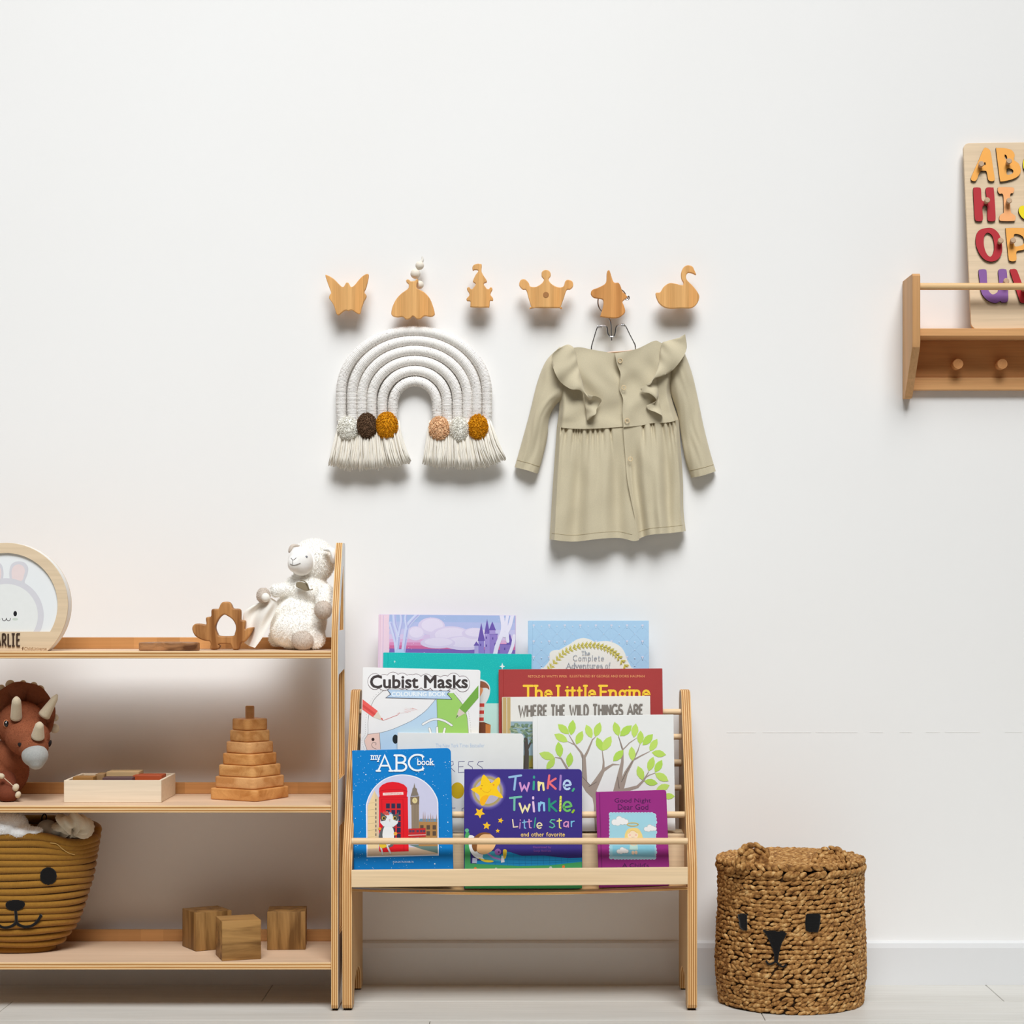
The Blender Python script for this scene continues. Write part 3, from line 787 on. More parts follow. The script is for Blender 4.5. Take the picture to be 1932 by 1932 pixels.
def ee(cx, cy, r, ry=None):
    ry = ry or r * 1.1
    return [(cx - r * .9, cy + ry * .2), (cx + r * .85, cy - ry * .02)] + [(cx + r * math.cos(t), cy - ry * math.sin(t)) for t in np.linspace(0.1, 5.4, 14)]
W1 = 30 / s
for col, sts in (((150, 190, 226), [[(675, 270), (840, 246)], [(765, 262), (745, 445)]]), ((216, 152, 208), [[(825, 352), (850, 455), (885, 390), (922, 455), (950, 352)]]),
    ((58, 164, 142), [[(1022, 262), (1022, 278)], [(1020, 335), (1015, 440)]]), ((244, 230, 160), [[(1085, 340), (1090, 450)], [(1090, 400), (1112, 350), (1148, 356), (1158, 448)]]),
    ((240, 112, 122), [[(1236, 246), (1214, 425)], [(1325, 290), (1232, 348), (1325, 432)]]), ((166, 126, 192), [[(1396, 250), (1386, 445)]]), ((186, 210, 240), [ee(1487, 378, 48, 62)]),
    ((70, 172, 132), [[(1580, 435), (1563, 462)]]),
    ((116, 190, 170), [[(685, 562), (842, 545)], [(748, 552), (745, 730)]]), ((244, 230, 172), [[(820, 640), (860, 758), (895, 680), (930, 740), (960, 655)]]),
    ((226, 192, 226), [[(1010, 552), (1010, 570)], [(1010, 620), (1022, 750)]]), ((140, 196, 230), [[(1092, 635), (1095, 740)], [(1095, 680), (1120, 626), (1160, 636), (1165, 735)]]),
    ((42, 148, 122), [[(1234, 575), (1236, 740)], [(1325, 608), (1245, 662), (1335, 745)]]), ((226, 222, 92), [[(1396, 545), (1388, 740)]]), ((110, 190, 104), [ee(1490, 680, 54, 64)]),
    ((150, 192, 42), [[(1580, 735), (1561, 762)]])):
    bk.strokes([zz(q) for q in sts], W1, col, 'cover_print')
bk.strokes([zz([(1375, 590 + 45 * k), (1410, 575 + 45 * k)]) for k in range(4)], 0.8, (110, 150, 50), 'cover_print')
for col, sts in (((236, 216, 190), [[(722, 865), (735, 970), (792, 964)]]), ((190, 132, 192), [[(830, 868), (830, 876)], [(828, 908), (822, 985)]]), ((130, 186, 226), [[(885, 872), (888, 980), (905, 985)], [(860, 906), (916, 896)]]),
    ((216, 152, 202), [[(952, 862), (960, 975), (980, 980)], [(930, 896), (988, 886)]]), ((60, 162, 142), [[(1042, 840), (1026, 975)]]), ((244, 226, 182), [ee(1098, 948, 34, 38)]),
    ((96, 186, 162), [[(1312, 870), (1268, 866), (1246, 898), (1300, 928), (1310, 958), (1280, 980), (1240, 966)]]), ((240, 226, 132), [[(1376, 855), (1380, 975), (1398, 984)], [(1346, 886), (1406, 876)]]),
    ((226, 152, 198), [[(1500, 900), (1470, 892), (1440, 915), (1442, 955), (1475, 965), (1500, 930)], [(1502, 895), (1502, 970)]]), ((122, 192, 226), [[(1544, 890), (1546, 962)], [(1546, 915), (1560, 892), (1584, 888)]])):
    bk.strokes([zz(q) for q in sts], 17 / s, col, 'cover_print')
bk.write('and other favorite', ZX(840), ZX(1452), ZY(1098), 52 / s, 1.25, (242, 206, 128), gap=0.2)
bk.text('Illustrated by', ZX(1010), ZX(1265), ZY(1235), ZY(1275), (140, 84, 162)); bk.text('Sanja Rešček', ZX(1015), ZX(1262), ZY(1284), ZY(1326), (140, 84, 162))
GREEN = (74, 164, 96)
bk.poly(zz([(225, 1440), (420, 1430), (640, 1312), (700, 1325), (850, 1372), (1150, 1368), (1500, 1406), (1720, 1398), (1720, 1480), (700, 1540), (200, 1520)]), (28, 140, 196), False)
for k in range(13):
    xx = 480 + 85 * k; bk.strokes([zz([(xx, 1350 + max(0, 560 - xx) * .5 + (k % 3) * 6), (xx - 8, 1430), (xx, 1510)])], 0.4, (22, 96, 150))
bk.strokes([zz([(460, 1420), (800, 1430), (1200, 1440), (1700, 1425)]), zz([(400, 1465), (800, 1480), (1200, 1475), (1700, 1440)])], 0.4, (22, 96, 150))
bk.poly(zz([(46, 1100), (70, 1040), (112, 1045), (128, 1110), (130, 1480), (420, 1495), (820, 1515), (1250, 1505), (1720, 1452), (1720, 1850), (46, 1850)]), GREEN)
bk.disc(ZX(82), ZY(1016), 28 / s, 28 / s, (104, 186, 140))
bk.poly(zz([(110, 1090), (190, 1110), (170, 1230), (240, 1330), (330, 1365), (330, 1420), (220, 1405), (140, 1330), (108, 1220)]), (240, 238, 240), True)
bk.poly(zz([(160, 1400), (225, 1410), (220, 1475), (155, 1475)]), (196, 196, 226))
bk.poly(zz([(240, 1400), (330, 1425), (450, 1440), (430, 1462), (320, 1455)]), (240, 208, 60), True)
bk.poly(zz([(305, 1370), (345, 1330), (470, 1310), (560, 1400), (555, 1450), (440, 1435), (320, 1415)]), (70, 168, 196), True)
bk.strokes([zz([(380, 1345), (450, 1395), (555, 1425)])], 3.2, (176, 128, 196))
bk.poly(zz([(150, 1220), (170, 1130), (250, 1060), (340, 1042), (420, 1070), (300, 1110), (220, 1300), (170, 1290)]), (134, 84, 42), True)
bk.poly(zz([(220, 1290), (240, 1140), (300, 1075), (390, 1070), (420, 1075), (440, 1090), (470, 1120), (490, 1180), (470, 1250), (420, 1310), (330, 1352), (250, 1330)]), (238, 188, 134), True)
bk.poly(zz([(565, 1370), (600, 1370), (610, 1460), (560, 1468)]), (242, 238, 242))
bk.disc(ZX(515), ZY(1318), 46 / s, 46 / s, (160, 104, 182)); bk.disc(ZX(528), ZY(1320), 12 / s, 12 / s, (80, 40, 100))
bk.poly(zz([(590, 1290), (640, 1296), (626, 1400), (596, 1405)]), (240, 206, 62), True)
bk.dots(zz([(200, 1552), (1435, 1525), (1000, 1590)]), -3.0, (236, 128, 50)); bk.dots(zz([(1255, 1540), (490, 1558)]), -3.0, (196, 206, 200))
bk.finish()

# ---- magenta prayer book
bk = Book('small magenta board book with an angel picture, front row beside the right panel', (1124, 1494), (1256, 1490), FRONT_Z + 0.001, 4.026, 4.052, 0.012,
          glossy('magenta_cover', (158, 52, 132), 0.22), 1131, corner=0.005, inset=0.0004, groove=True)
s = 9.2; zz = zoomer(1110, 1480, s); ZX = lambda a: 1110 + a / s; ZY = lambda a: 1480 + a / s
bk.strokes([zz([(190, 150), (235, 1640)])], 1.0, (112, 30, 100))
INK = (72, 20, 78)
bk.text('Good Night', ZX(455), ZX(1085), ZY(240), ZY(336), INK); bk.text('Dear God', ZX(512), ZX(1040), ZY(345), ZY(440), INK); bk.text("A Child's", ZX(590), ZX(1050), ZY(1368), ZY(1440), INK)
sc = []
for k in range(14): sc.append((395 + 54 * k, 520))
for k in range(13): sc.append((1140 + (k % 3) * 8, 540 + 58 * k))
for k in range(13): sc.append((1140 - 56 * k, 1268))
for k in range(13): sc.append((398, 1262 - 58 * k))
LB = (164, 214, 228)
bk.dots(zz(sc), -4.2, (206, 232, 240), n=14); bk.dots(zz(sc), -3.5, LB, n=14)
bk.poly(zz([(385, 515), (1140, 520), (1160, 1260), (398, 1265)]), LB)
bk.poly(zz([(420, 1060), (1150, 1060), (1150, 1260), (420, 1240)]), (136, 202, 222))
for cx, cy, k in ((550, 630, 1.0), (1075, 755, 0.75), (595, 1145, 0.7)):
    for dx, dy, r in ((-95, 25, 50), (-40, 30, 55), (-15, -25, 52), (45, 10, 58), (100, 20, 44)):
        bk.disc(ZX(cx + dx * k), ZY(cy + dy * k), (r * k + 5) / s, (r * k + 5) / s, (186, 182, 178))
    for dx, dy, r in ((-95, 25, 50), (-40, 30, 55), (-15, -25, 52), (45, 10, 58), (100, 20, 44)):
        bk.disc(ZX(cx + dx * k), ZY(cy + dy * k), r * k / s, r * k / s, (242, 240, 238))
bk.strokes([zz([(770 + 95 * math.cos(t), 695 + 28 * math.sin(t)) for t in np.linspace(0, 6.4, 22)])], 1.6, (222, 184, 84))
bk.poly(zz([(630, 930), (640, 850), (690, 775), (780, 755), (860, 765), (915, 830), (940, 900), (935, 960), (640, 970)]), (246, 216, 136), True)
bk.disc(ZX(772), ZY(880), 92 / s, 76 / s, (250, 226, 196))
bk.strokes([zz([(700, 850), (740, 800), (780, 795), (850, 840)])], 1.2, (238, 200, 110))
bk.dots(zz([(722, 880), (826, 878)]), -2.0, (244, 190, 176)); bk.strokes([zz([(745, 912), (772, 920), (800, 912)])], 0.4, (160, 110, 90))
bk.poly(zz([(722, 1040), (855, 1040), (862, 1135), (716, 1135)]), (190, 224, 214)); bk.strokes([zz([(740, 1045), (790, 1060), (835, 1045)])], 1.4, (240, 206, 170))
bk.disc(ZX(775), ZY(1185), 26 / s, 34 / s, (248, 214, 184)); bk.disc(ZX(828), ZY(1182), 26 / s, 34 / s, (248, 214, 184))
bk.finish()

# ---- white book with a yellow dot
bk = Book('white hardback with thin purple brush lettering and a yellow dot, between blue and indigo books', (748, 1382), (985, 1384), LEDGE2, 4.096, 4.118, 0.009,
          glossy('warm_white_cover', (234, 234, 230), 0.4), 748, corner=0.007, inset=0.0003, groove=False, edge=plain('yellow_page_edge', (240, 214, 120), 0.7, var=0.3, vscale=60))
s = 5.52; zz = zoomer(640, 1380, s); ZX = lambda a: 640 + a / s; ZY = lambda a: 1380 + a / s
bk.text('The New York Times Bestseller', ZX(1005), ZX(1512), ZY(126), ZY(166), (190, 206, 226))
bk.disc(ZX(1232), ZY(615), 70 / s, 85 / s, (206, 170, 22), n=30, part='printed_dot')
PUR = (74, 66, 126)
PRESS = ([[(1060, 310), (1062, 415)], [(1060, 318), (1100, 308), (1110, 345), (1062, 365)]], [[(1150, 310), (1152, 420)], [(1150, 315), (1185, 310), (1188, 345), (1152, 368), (1205, 420)]],
    [[(1305, 312), (1245, 314), (1242, 428), (1310, 424)], [(1243, 368), (1292, 365)]], [[(1396, 312), (1350, 316), (1342, 345), (1385, 372), (1392, 402), (1345, 428)]], [[(1500, 312), (1450, 318), (1440, 345), (1488, 375), (1496, 405), (1440, 430)]],
    [[(1068, 795), (1070, 900)], [(1068, 845), (1120, 845)], [(1120, 795), (1120, 900)]], [[(1208, 796), (1170, 797), (1168, 900)], [(1170, 848), (1200, 848)]], [[(1280, 905), (1278, 805), (1300, 795), (1320, 810), (1310, 840), (1285, 850), (1320, 900)]])
for k, q in enumerate(PRESS): bk.strokes([zz(t) for t in q], 0.9, PUR, 'printed_letter#%d' % k)
bk.finish()

# ---- white book with a leafy tree
bk = Book('white hardback with a bare grey tree and lime green leaves', (1006, 1351), (1271, 1348), LEDGE2, 4.096, 4.118, 0.009,
          glossy('clean_white_cover', (238, 238, 235), 0.4), 1008, inset=0.002)
s = 6.662; zz = zoomer(1000, 1340, s)
BR = (166, 150, 138)
def br(*pts): return [(1000 + a / s, 1340 + b / s, w / s) for a, b, w in pts]
for q in (br((470, 740, 30), (390, 605, 20), (315, 592, 9)), br((690, 900, 60), (678, 610, 46), (640, 530, 26), (560, 430, 18), (490, 310, 8)), br((550, 430, 14), (475, 393, 6)),
          br((680, 600, 34), (725, 515, 28), (785, 370, 16), (822, 338, 7)), br((780, 1000, 110), (850, 880, 74), (920, 755, 44), (1040, 682, 22), (1122, 685, 8)), br((920, 755, 36), (925, 650, 22), (908, 515, 10)),
          br((640, 860, 60), (740, 990, 100), (830, 1080, 100), (860, 1180, 120), (880, 1500, 130)), br((1090, 1020, 90), (1130, 810, 62), (1160, 650, 36), (1165, 490, 20), (1113, 330, 10)), br((1165, 500, 14), (1250, 410, 12), (1340, 350, 6)),
          br((1130, 1010, 90), (1205, 790, 48), (1290, 640, 26), (1355, 510, 14), (1380, 432, 8)), br((1300, 625, 22), (1400, 570, 16), (1500, 520, 8)), br((1180, 1010, 50), (1350, 962, 36), (1430, 880, 24), (1490, 775, 10)),
          br((1430, 860, 16), (1500, 815, 12), (1570, 790, 7))): bk.strokes([q], 1, BR)
for q in (br((655, 560, 5), (660, 840, 8), (760, 950, 5)), br((1100, 840, 6), (1120, 980, 10)), br((840, 900, 5), (740, 960, 8)), br((1115, 340, 4), (1155, 490, 7)), br((1290, 640, 5), (1200, 800, 8), (1150, 900, 8))): bk.strokes([q], 1, (108, 98, 92))
LEAVES = [(350, 175, 490, 300), (540, 120, 515, 315), (305, 300, 475, 395), (660, 260, 580, 430), (355, 395, 380, 595), (115, 540, 315, 605), (315, 610, 205, 740), (510, 530, 485, 715), (705, 180, 775, 350), (880, 150, 820, 335),
          (840, 340, 910, 510), (1020, 325, 915, 510), (1060, 145, 1115, 325), (1280, 190, 1130, 325), (1330, 165, 1305, 345), (1390, 255, 1385, 430), (1545, 300, 1415, 440), (1600, 360, 1505, 515), (1710, 560, 1530, 530),
          (1175, 500, 1045, 640), (1275, 455, 1290, 635), (1550, 585, 1490, 765), (1660, 625, 1570, 780), (1740, 890, 1570, 790), (1355, 700, 1420, 880), (1605, 920, 1435, 890), (1755, 940, 1580, 1010), (1820, 1080, 1660, 1080)]
for i, (a, b_, c, d) in enumerate(LEAVES):
    p, q = np.array((a, b_), float), np.array((c, d), float); v = q - p; nrm = np.array((-v[1], v[0])) * 0.25
    pts = [p, p + v * .25 + nrm * .75, p + v * .5 + nrm, p + v * .78 + nrm * .7, q, p + v * .78 - nrm * .7, p + v * .5 - nrm, p + v * .25 - nrm * .75]
    bk.poly(zz([tuple(x) for x in pts]), ((190, 222, 100), (182, 220, 92), (196, 226, 108))[i % 3])
bk.finish()

# ---- colouring book
bk = Book('white colouring book with a mask drawing and coloured pencils, left of the teal book', (681, 1259), (902, 1264), LEDGE2, 4.109, 4.140, 0.006,
          glossy('paper_white_cover', (240, 238, 237), 0.45), 676, corner=0.004, inset=0.0003, groove=False)
s = 5.52; zz = zoomer(640, 1140, s); ZX = lambda a: 640 + a / s; ZY = lambda a: 1140 + a / s
DK = (74, 66, 66)
mask = catmull([(470, 890), (370, 985), (320, 1100), (300, 1230), (298, 1350), (262, 1420), (290, 1520)], 5, False)
bk.poly(zz([(1015, 985), (1130, 925), (1190, 925), (1285, 1045), (1330, 1170), (1345, 1330), (1340, 1700), (1030, 1700)]), (160, 208, 106))
bk.poly(zz([(1008, 985), (1016, 985), (1026, 1330), (1030, 1700), (430, 1700), (422, 1340), (560, 1300), (760, 1210), (900, 1110)]), (188, 214, 235))
bk.poly(zz([(300, 1352), (420, 1338), (430, 1500), (420, 1540), (290, 1520), (264, 1425)]), (238, 202, 188))
bk.strokes([zz(mask), zz(catmull([(1190, 925), (1285, 1045), (1330, 1170), (1345, 1330), (1350, 1450)], 5, False)), zz([(1015, 985), (1026, 1330)]), zz(catmull([(1005, 988), (900, 1110), (760, 1210), (560, 1300), (420, 1340), (300, 1354)], 5, False)), zz([(420, 1338), (430, 1510)])], 0.55, DK)
bk.dots(zz([(a - 26, b) for a, b in mask[::1]] + [(a + 24, b) for a, b in catmull([(1190, 915), (1290, 1040), (1332, 1170), (1348, 1330)], 8, False)]), -0.45, DK)
bk.disc(ZX(352), ZY(1408), 16 / s, 17 / s, (52, 34, 34)); bk.disc(ZX(585), ZY(1405), 30 / s, 48 / s, (34, 40, 42))
bk.strokes([zz(catmull([(380, 1468), (382, 1445), (350, 1442), (338, 1468), (352, 1492), (385, 1508)], 5, False))], 0.7, DK)
bk.strokes([zz(catmull([(872, 1250), (950, 1208), (1020, 1197), (1100, 1217), (1172, 1262)], 5, False)), zz([(940, 1295), (955, 1350)]), zz([(1020, 1285), (1022, 1350)]), zz([(1100, 1295), (1085, 1350)])], 4.6, DK)
bk.strokes([zz(catmull([(872, 1250), (950, 1208), (1020, 1197), (1100, 1217), (1172, 1262)], 5, False)), zz([(940, 1295), (955, 1350)]), zz([(1020, 1285), (1022, 1350)]), zz([(1100, 1295), (1085, 1350)])], 3.7, (240, 240, 240))
bk.poly(zz([(205, 960), (402, 1112), (352, 1176), (205, 1070)]), (238, 98, 92)); bk.poly(zz([(402, 1112), (456, 1212), (352, 1176)]), (226, 214, 198)); bk.poly(zz([(430, 1192), (448, 1182), (458, 1213)]), (226, 92, 84))
bk.poly(zz([(205, 1010), (382, 1140), (366, 1160), (205, 1040)]), (220, 78, 74))
bk.poly(zz([(1450, 845), (1450, 975), (1312, 1136), (1250, 1085)]), (120, 172, 72)); bk.poly(zz([(1250, 1085), (1312, 1136), (1212, 1190)]), (218, 204, 190)); bk.poly(zz([(1228, 1150), (1243, 1165), (1212, 1190)]), (100, 140, 66))
bk.strokes([zz([(460, 1210), (610, 1152), (630, 1130), (600, 1138), (720, 1126), (672, 1112), (745, 1120), (680, 1092), (770, 1110), (690, 1078), (790, 1108), (740, 1082), (818, 1100), (760, 1082)])], 0.6, (226, 110, 100))
cen = [(372, 805), (470, 815), (560, 790), (655, 800), (740, 815), (800, 810), (905, 810), (1010, 825), (1100, 825), (1190, 800), (1285, 830)]
def cloud(r, col):
    for a, b_ in cen: bk.disc(ZX(a), ZY(b_), r / s, r * 1.12 / s, col, n=26)
cloud(76, (112, 84, 90)); cloud(72, (242, 240, 240))
bk.poly(zz([(497, 888), (1160, 902), (1128, 934), (1178, 992), (480, 976), (532, 936)]), (80, 80, 96)); bk.poly(zz([(505, 892), (1150, 906), (1120, 936), (1166, 987), (492, 971), (542, 938)]), (188, 212, 236))
bk.text('COLOURING BOOK', ZX(548), ZX(1108), ZY(914), ZY(958), (240, 246, 250), 0.35)
bk.text('Cubist Masks', ZX(325), ZX(1335), ZY(742), ZY(872), (68, 60, 60), 0.9)
bk.finish()

# ---- picture book with a tree in a blue-grey sky
bk = Book('white picture book with grey hand-cut capital title, in front of the red book', (949, 1315), (1228, 1313), LEDGE2, 4.112, 4.142, 0.008,
          glossy('ivory_cover', (234, 231, 224), 0.45), 949, inset=0.002, spine=plain('tan_spine', (196, 166, 112), 0.6))
s = 4.83; zz = zoomer(930, 1150, s); ZX = lambda a: 930 + a / s; ZY = lambda a: 1150 + a / s
bk.poly(zz([(90, 790), (160, 790), (160, 2100), (90, 2100)]), (196, 168, 114))
bk.poly(zz([(162, 1020), (1400, 1020), (1400, 1990), (162, 1990)]), (150, 174, 184))
bk.poly(zz([(162, 1330), (1400, 1330), (1400, 1990), (162, 1990)]), (126, 136, 84))
bk.strokes([[(930 + 300 / s, 1150 + 1480 / s, 50 / s), (930 + 308 / s, 1150 + 1300 / s, 40 / s), (930 + 300 / s, 1150 + 1180 / s, 34 / s)], [(930 + 305 / s, 1150 + 1290 / s, 24 / s), (930 + 360 / s, 1150 + 1180 / s, 14 / s)]], 1, (84, 76, 70))
rr = random.Random(4)
for k in range(70):
    a, b_ = rr.uniform(165, 380), rr.uniform(1040, 1215)
    bk.disc(ZX(a), ZY(b_), rr.uniform(9, 20) / s, rr.uniform(7, 14) / s, ((138, 160, 132), (116, 142, 116), (162, 178, 150), (100, 122, 100))[k % 4], n=8)
bk.poly(zz([(330, 1400), (362, 1340), (370, 1440), (330, 1440)]), (150, 132, 52))
bk.write('WHERE', ZX(238), ZX(492), ZY(972), 98 / s, 3.6, (132, 124, 116), gap=0.2, round_=False); bk.write('THE', ZX(530), ZX(655), ZY(968), 96 / s, 3.6, (132, 124, 116), gap=0.2, round_=False)
bk.write('WILD', ZX(702), ZX(868), ZY(966), 96 / s, 3.6, (132, 124, 116), gap=0.22, round_=False); bk.write('THINGS', ZX(912), ZX(1180), ZY(962), 94 / s, 3.6, (132, 124, 116), gap=0.22, round_=False)
bk.write('ARE', ZX(1228), ZX(1364), ZY(958), 90 / s, 3.6, (132, 124, 116), gap=0.2, round_=False)
bk.finish()

# ---- red book
bk = Book('dark red hardback with yellow serif title, behind the white picture book', (943, 1263), (1251, 1261), LEDGE2, 4.124, 4.158, 0.008, plain('red_cloth_cover', (172, 60, 58), 0.5, 0.3, var=0.1, vscale=25, bump=0.2, bscale=900), 943, inset=0.002, corner=0.001)
s = 7.43; ZX = lambda a: 980 + a / s; ZY = lambda a: 1160 + a / s
bk.text('RETOLD BY WATTY PIPER', ZX(122), ZX(668), ZY(848), ZY(880), (244, 168, 110)); bk.text('ILLUSTRATED BY GEORGE AND DORIS HAUMAN', ZX(706), ZX(1754), ZY(843), ZY(878), (244, 168, 110))
for w, a, b_ in (('The', 60, 455), ('Little', 535, 1065), ('Engine', 1130, 1825)): bk.write(w, ZX(a), ZX(b_), ZY(1168), 172 / s, 4.2, (250, 206, 62), gap=0.2, serif=True)
bk.finish()

# ---- teal book
bk = Book('large teal hardback with white sparkles, behind the colouring book', (718, 1231), (997, 1234), LEDGE2, 4.138, 4.173, 0.008, specked('teal_cover', (4, 176, 168), (40, 196, 186), 500, 0.55, 0.45, (0, 188, 188)), 718, inset=0.002, corner=0.002)
s = 6.662; zz = zoomer(700, 1150, s); ZX = lambda a: 700 + a / s; ZY = lambda a: 1150 + a / s
def spark(x, y, r): return [(x, y - r), (x + r * .22, y - r * .22), (x + r * .75, y), (x + r * .22, y + r * .22), (x, y + r), (x - r * .22, y + r * .22), (x - r * .75, y), (x - r * .22, y - r * .22)]
bk.poly(zz(spark(1650, 715, 46)), (236, 244, 242)); bk.poly(zz(spark(298, 655, 20)), (206, 236, 230))
bk.poly(zz([(100, 1180), (2000, 1180), (2000, 2400), (100, 2400)]), (192, 226, 216))
bk.poly(zz([(1250, 880), (1350, 872), (1440, 900), (1490, 960), (1496, 1040), (1470, 1130), (1420, 1190), (1300, 1200)]), (222, 222, 220), True)
bk.poly(zz([(1250, 905), (1400, 902), (1470, 950), (1486, 1010), (1440, 985), (1250, 985)]), (150, 88, 60), True); bk.poly(zz([(1250, 985), (1396, 985), (1390, 1060), (1320, 1150), (1250, 1150)]), (238, 150, 96), True)
for k in range(6): bk.poly(zz([(1250, 1180 + 44 * k), (1425 - k * 2, 1180 + 44 * k), (1424 - k * 2, 1224 + 44 * k), (1250, 1224 + 44 * k)]), ((204, 66, 56), (230, 216, 206))[k % 2])
bk.poly(zz([(1250, 1420), (1420, 1415), (1505, 1450), (1498, 1620), (1250, 1620)]), (120, 66, 40)); bk.poly(zz([(1440, 1440), (1505, 1450), (1498, 1620), (1440, 1620)]), (206, 128, 66))
bk.finish()

# ---- pink spined fairy-tale book
bk = Book('pink-spined hardback with a lilac winter castle scene, leftmost at the very back', (713, 1159), (971, 1161), LEDGE3, 4.192, 4.222, 0.009, glossy('lilac_cover', (206, 186, 222), 0.35), 711, inset=0.002, spine=plain('pink_spine', (236, 204, 220), 0.5))
bk.poly(zz([(80, 50), (236, 55), (224, 1800), (60, 1800)]), (236, 208, 222))
bk.strokes([zz([(118, 60), (100, 1800)])], 0.8, (222, 184, 204))
rows = [(55, (168, 186, 226)), (150, (182, 190, 230)), (240, (200, 196, 232)), (310, (216, 196, 228)), (370, (224, 176, 214)), (410, (222, 142, 186)), (450, (212, 108, 156)), (490, (128, 100, 178)), (540, (112, 112, 192)), (1800, None)]
for (a, c), (b_, _) in zip(rows, rows[1:]): bk.poly(zz([(232, a), (1810, a + 18), (1810, b_ + 22), (226, b_ + 4)]), c)
for cx, cy, rx, ry in ((760, 210, 170, 110), (560, 300, 110, 90), (1000, 330, 260, 120), (1180, 420, 300, 90), (840, 420, 220, 70), (1300, 300, 160, 70)):
    bk.disc(ZX(cx), ZY(cy), rx / s, ry / s, (218, 206, 232), n=26); bk.disc(ZX(cx + 10), ZY(cy - 12), rx * .8 / s, ry * .75 / s, (228, 218, 238), n=26)
for q, w in (([(320, 560), (300, 380), (240, 170)], 6), ([(320, 560), (340, 330), (300, 180), (290, 60)], 7), ([(400, 560), (440, 300), (470, 190), (590, 60)], 8), ([(345, 330), (380, 160), (375, 60)], 5), ([(450, 240), (430, 120), (440, 60)], 4)):
    bk.strokes([zz(catmull(q, 5, False))], w, (206, 212, 240)); bk.strokes([zz(catmull([(a + 12, b_) for a, b_ in q], 5, False))], w * .35, (176, 178, 224))
bk.poly(zz([(290, 560), (310, 500), (410, 500), (420, 560)]), (186, 206, 240))
for x0, x1, y0, c in ((1350, 1420, 390, (146, 130, 202)), (1428, 1490, 300, (164, 146, 210)), (1490, 1590, 310, (150, 128, 200)), (1300, 1350, 450, (178, 168, 218)), (1620, 1780, 440, (140, 118, 192))):
    bk.poly(zz([(x0, y0), (x1, y0), (x1, 900), (x0, 900)]), c); bk.strokes([zz([(x0, y0), (x1, y0)])], 1.6, (116, 98, 178))
for x0, x1, y0, yt in ((1342, 1430, 392, 165), (1424, 1494, 302, 115), (1480, 1570, 262, 150), (1290, 1360, 452, 400), (1700, 1790, 440, 300)):
    bk.poly(zz([(x0, y0), ((x0 + x1) / 2, yt), (x1, y0)]), (110, 88, 172))
bk.poly(zz([(1492, 262), (1560, 262), (1566, 310), (1486, 310)]), (170, 150, 212))
for a, b_ in ((1378, 430), (1450, 340), (1530, 350), (1560, 420), (1450, 440), (1680, 480)): bk.poly(zz([(a - 7, b_), (a + 7, b_), (a + 7, b_ + 28), (a - 7, b_ + 28)]), (96, 78, 160))
for q, w in (([(1640, 60), (1660, 250), (1590, 440), (1560, 560)], 8), ([(1780, 60), (1740, 220), (1680, 330)], 7), ([(1800, 330), (1780, 450), (1740, 560)], 6), ([(1720, 60), (1700, 200), (1720, 400)], 6)):
    bk.strokes([zz(catmull(q, 5, False))], w, (232, 228, 244))
bk.dots([(random.uniform(740, 968), random.uniform(1162, 1232)) for _ in range(70)], 0.5, (244, 240, 250))
bk.finish()

# ---- pale blue treasury
bk = Book('pale blue patterned hardback with a gold leaf wreath, rightmost at the very back', (997, 1171), (1224, 1171), LEDGE3, 4.192, 4.222, 0.011, plain('sky_cloth_cover', (172, 208, 236), 0.6, 0.2, var=0.06, vscale=200), 997, inset=0.002)
s = 7.43; zz = zoomer(980, 1160, s); ZX = lambda a: 980 + a / s; ZY = lambda a: 1160 + a / s
LT = (198, 223, 242)
ln = []
for k in range(-3, 13):
    x0 = 200 + 218 * k
    for dx in (1, -1): ln.append(zz([(x0 + dx * t, 155 + t * 1.02) for t in (0, 1100)]))
bk.strokes(ln, 0.3, (186, 216, 240), round_=False)
for j in range(4):
    for k in range(8):
        a, b_ = 200 + 218 * k, 155 + 222 * j
        bk.disc(ZX(a), ZY(b_ - 8), 18 / s, 14 / s, (214, 218, 236), n=8); bk.disc(ZX(a), ZY(b_ + 18), 9 / s, 14 / s, LT, n=8); bk.disc(ZX(a + 109), ZY(b_ + 6), 10 / s, 10 / s, (210, 226, 244), n=6); bk.disc(ZX(a + 109), ZY(b_ + 115), 7 / s, 7 / s, (214, 228, 244), n=6)
bk.poly(zz([(300, 800), (340, 740), (420, 640), (424, 540), (480, 498), (560, 490), (650, 440), (740, 390), (800, 348), (900, 325), (1000, 350), (1060, 380), (1200, 368), (1310, 388), (1420, 450), (1480, 540), (1500, 610), (1570, 740), (1600, 800), (1600, 1400), (300, 1400)]), (238, 236, 227), True)
stem = catmull([(400, 780), (520, 640), (640, 520), (800, 450), (960, 425), (1120, 440), (1260, 490), (1380, 580), (1500, 740)], 6, False)
bk.strokes([zz(stem)], 0.7, (206, 194, 96))
for i in range(0, len(stem) - 2, 2):
    a = np.array(stem[i]); t = np.array(stem[i + 2]) - a; t /= np.linalg.norm(t)
    for sd in (1, -1):
        nrm = np.array((-t[1], t[0])) * sd
        for j, (f, g) in enumerate(((46, 30), (66, 52), (78, 30))):
            e = a + t * f * .8 + nrm * g * 1.05; bk.poly(zz([tuple(a + t * j * 12), tuple((a + e) / 2 + nrm * 9), tuple(e), tuple((a + e) / 2 - nrm * 9 + t * 8)]), (204, 192, 88))
GR = (146, 156, 168)
bk.write('The', ZX(872), ZX(988), ZY(562), 50 / s, 0.9, GR, serif=True); bk.write('Complete', ZX(755), ZX(1182), ZY(642), 74 / s, 0.9, GR, gap=0.3); bk.write('Adventures', ZX(660), ZX(1165), ZY(748), 72 / s, 0.95, GR, serif=True); bk.write('of', ZX(1205), ZX(1275), ZY(750), 80 / s, 0.8, GR)
bk.finish()

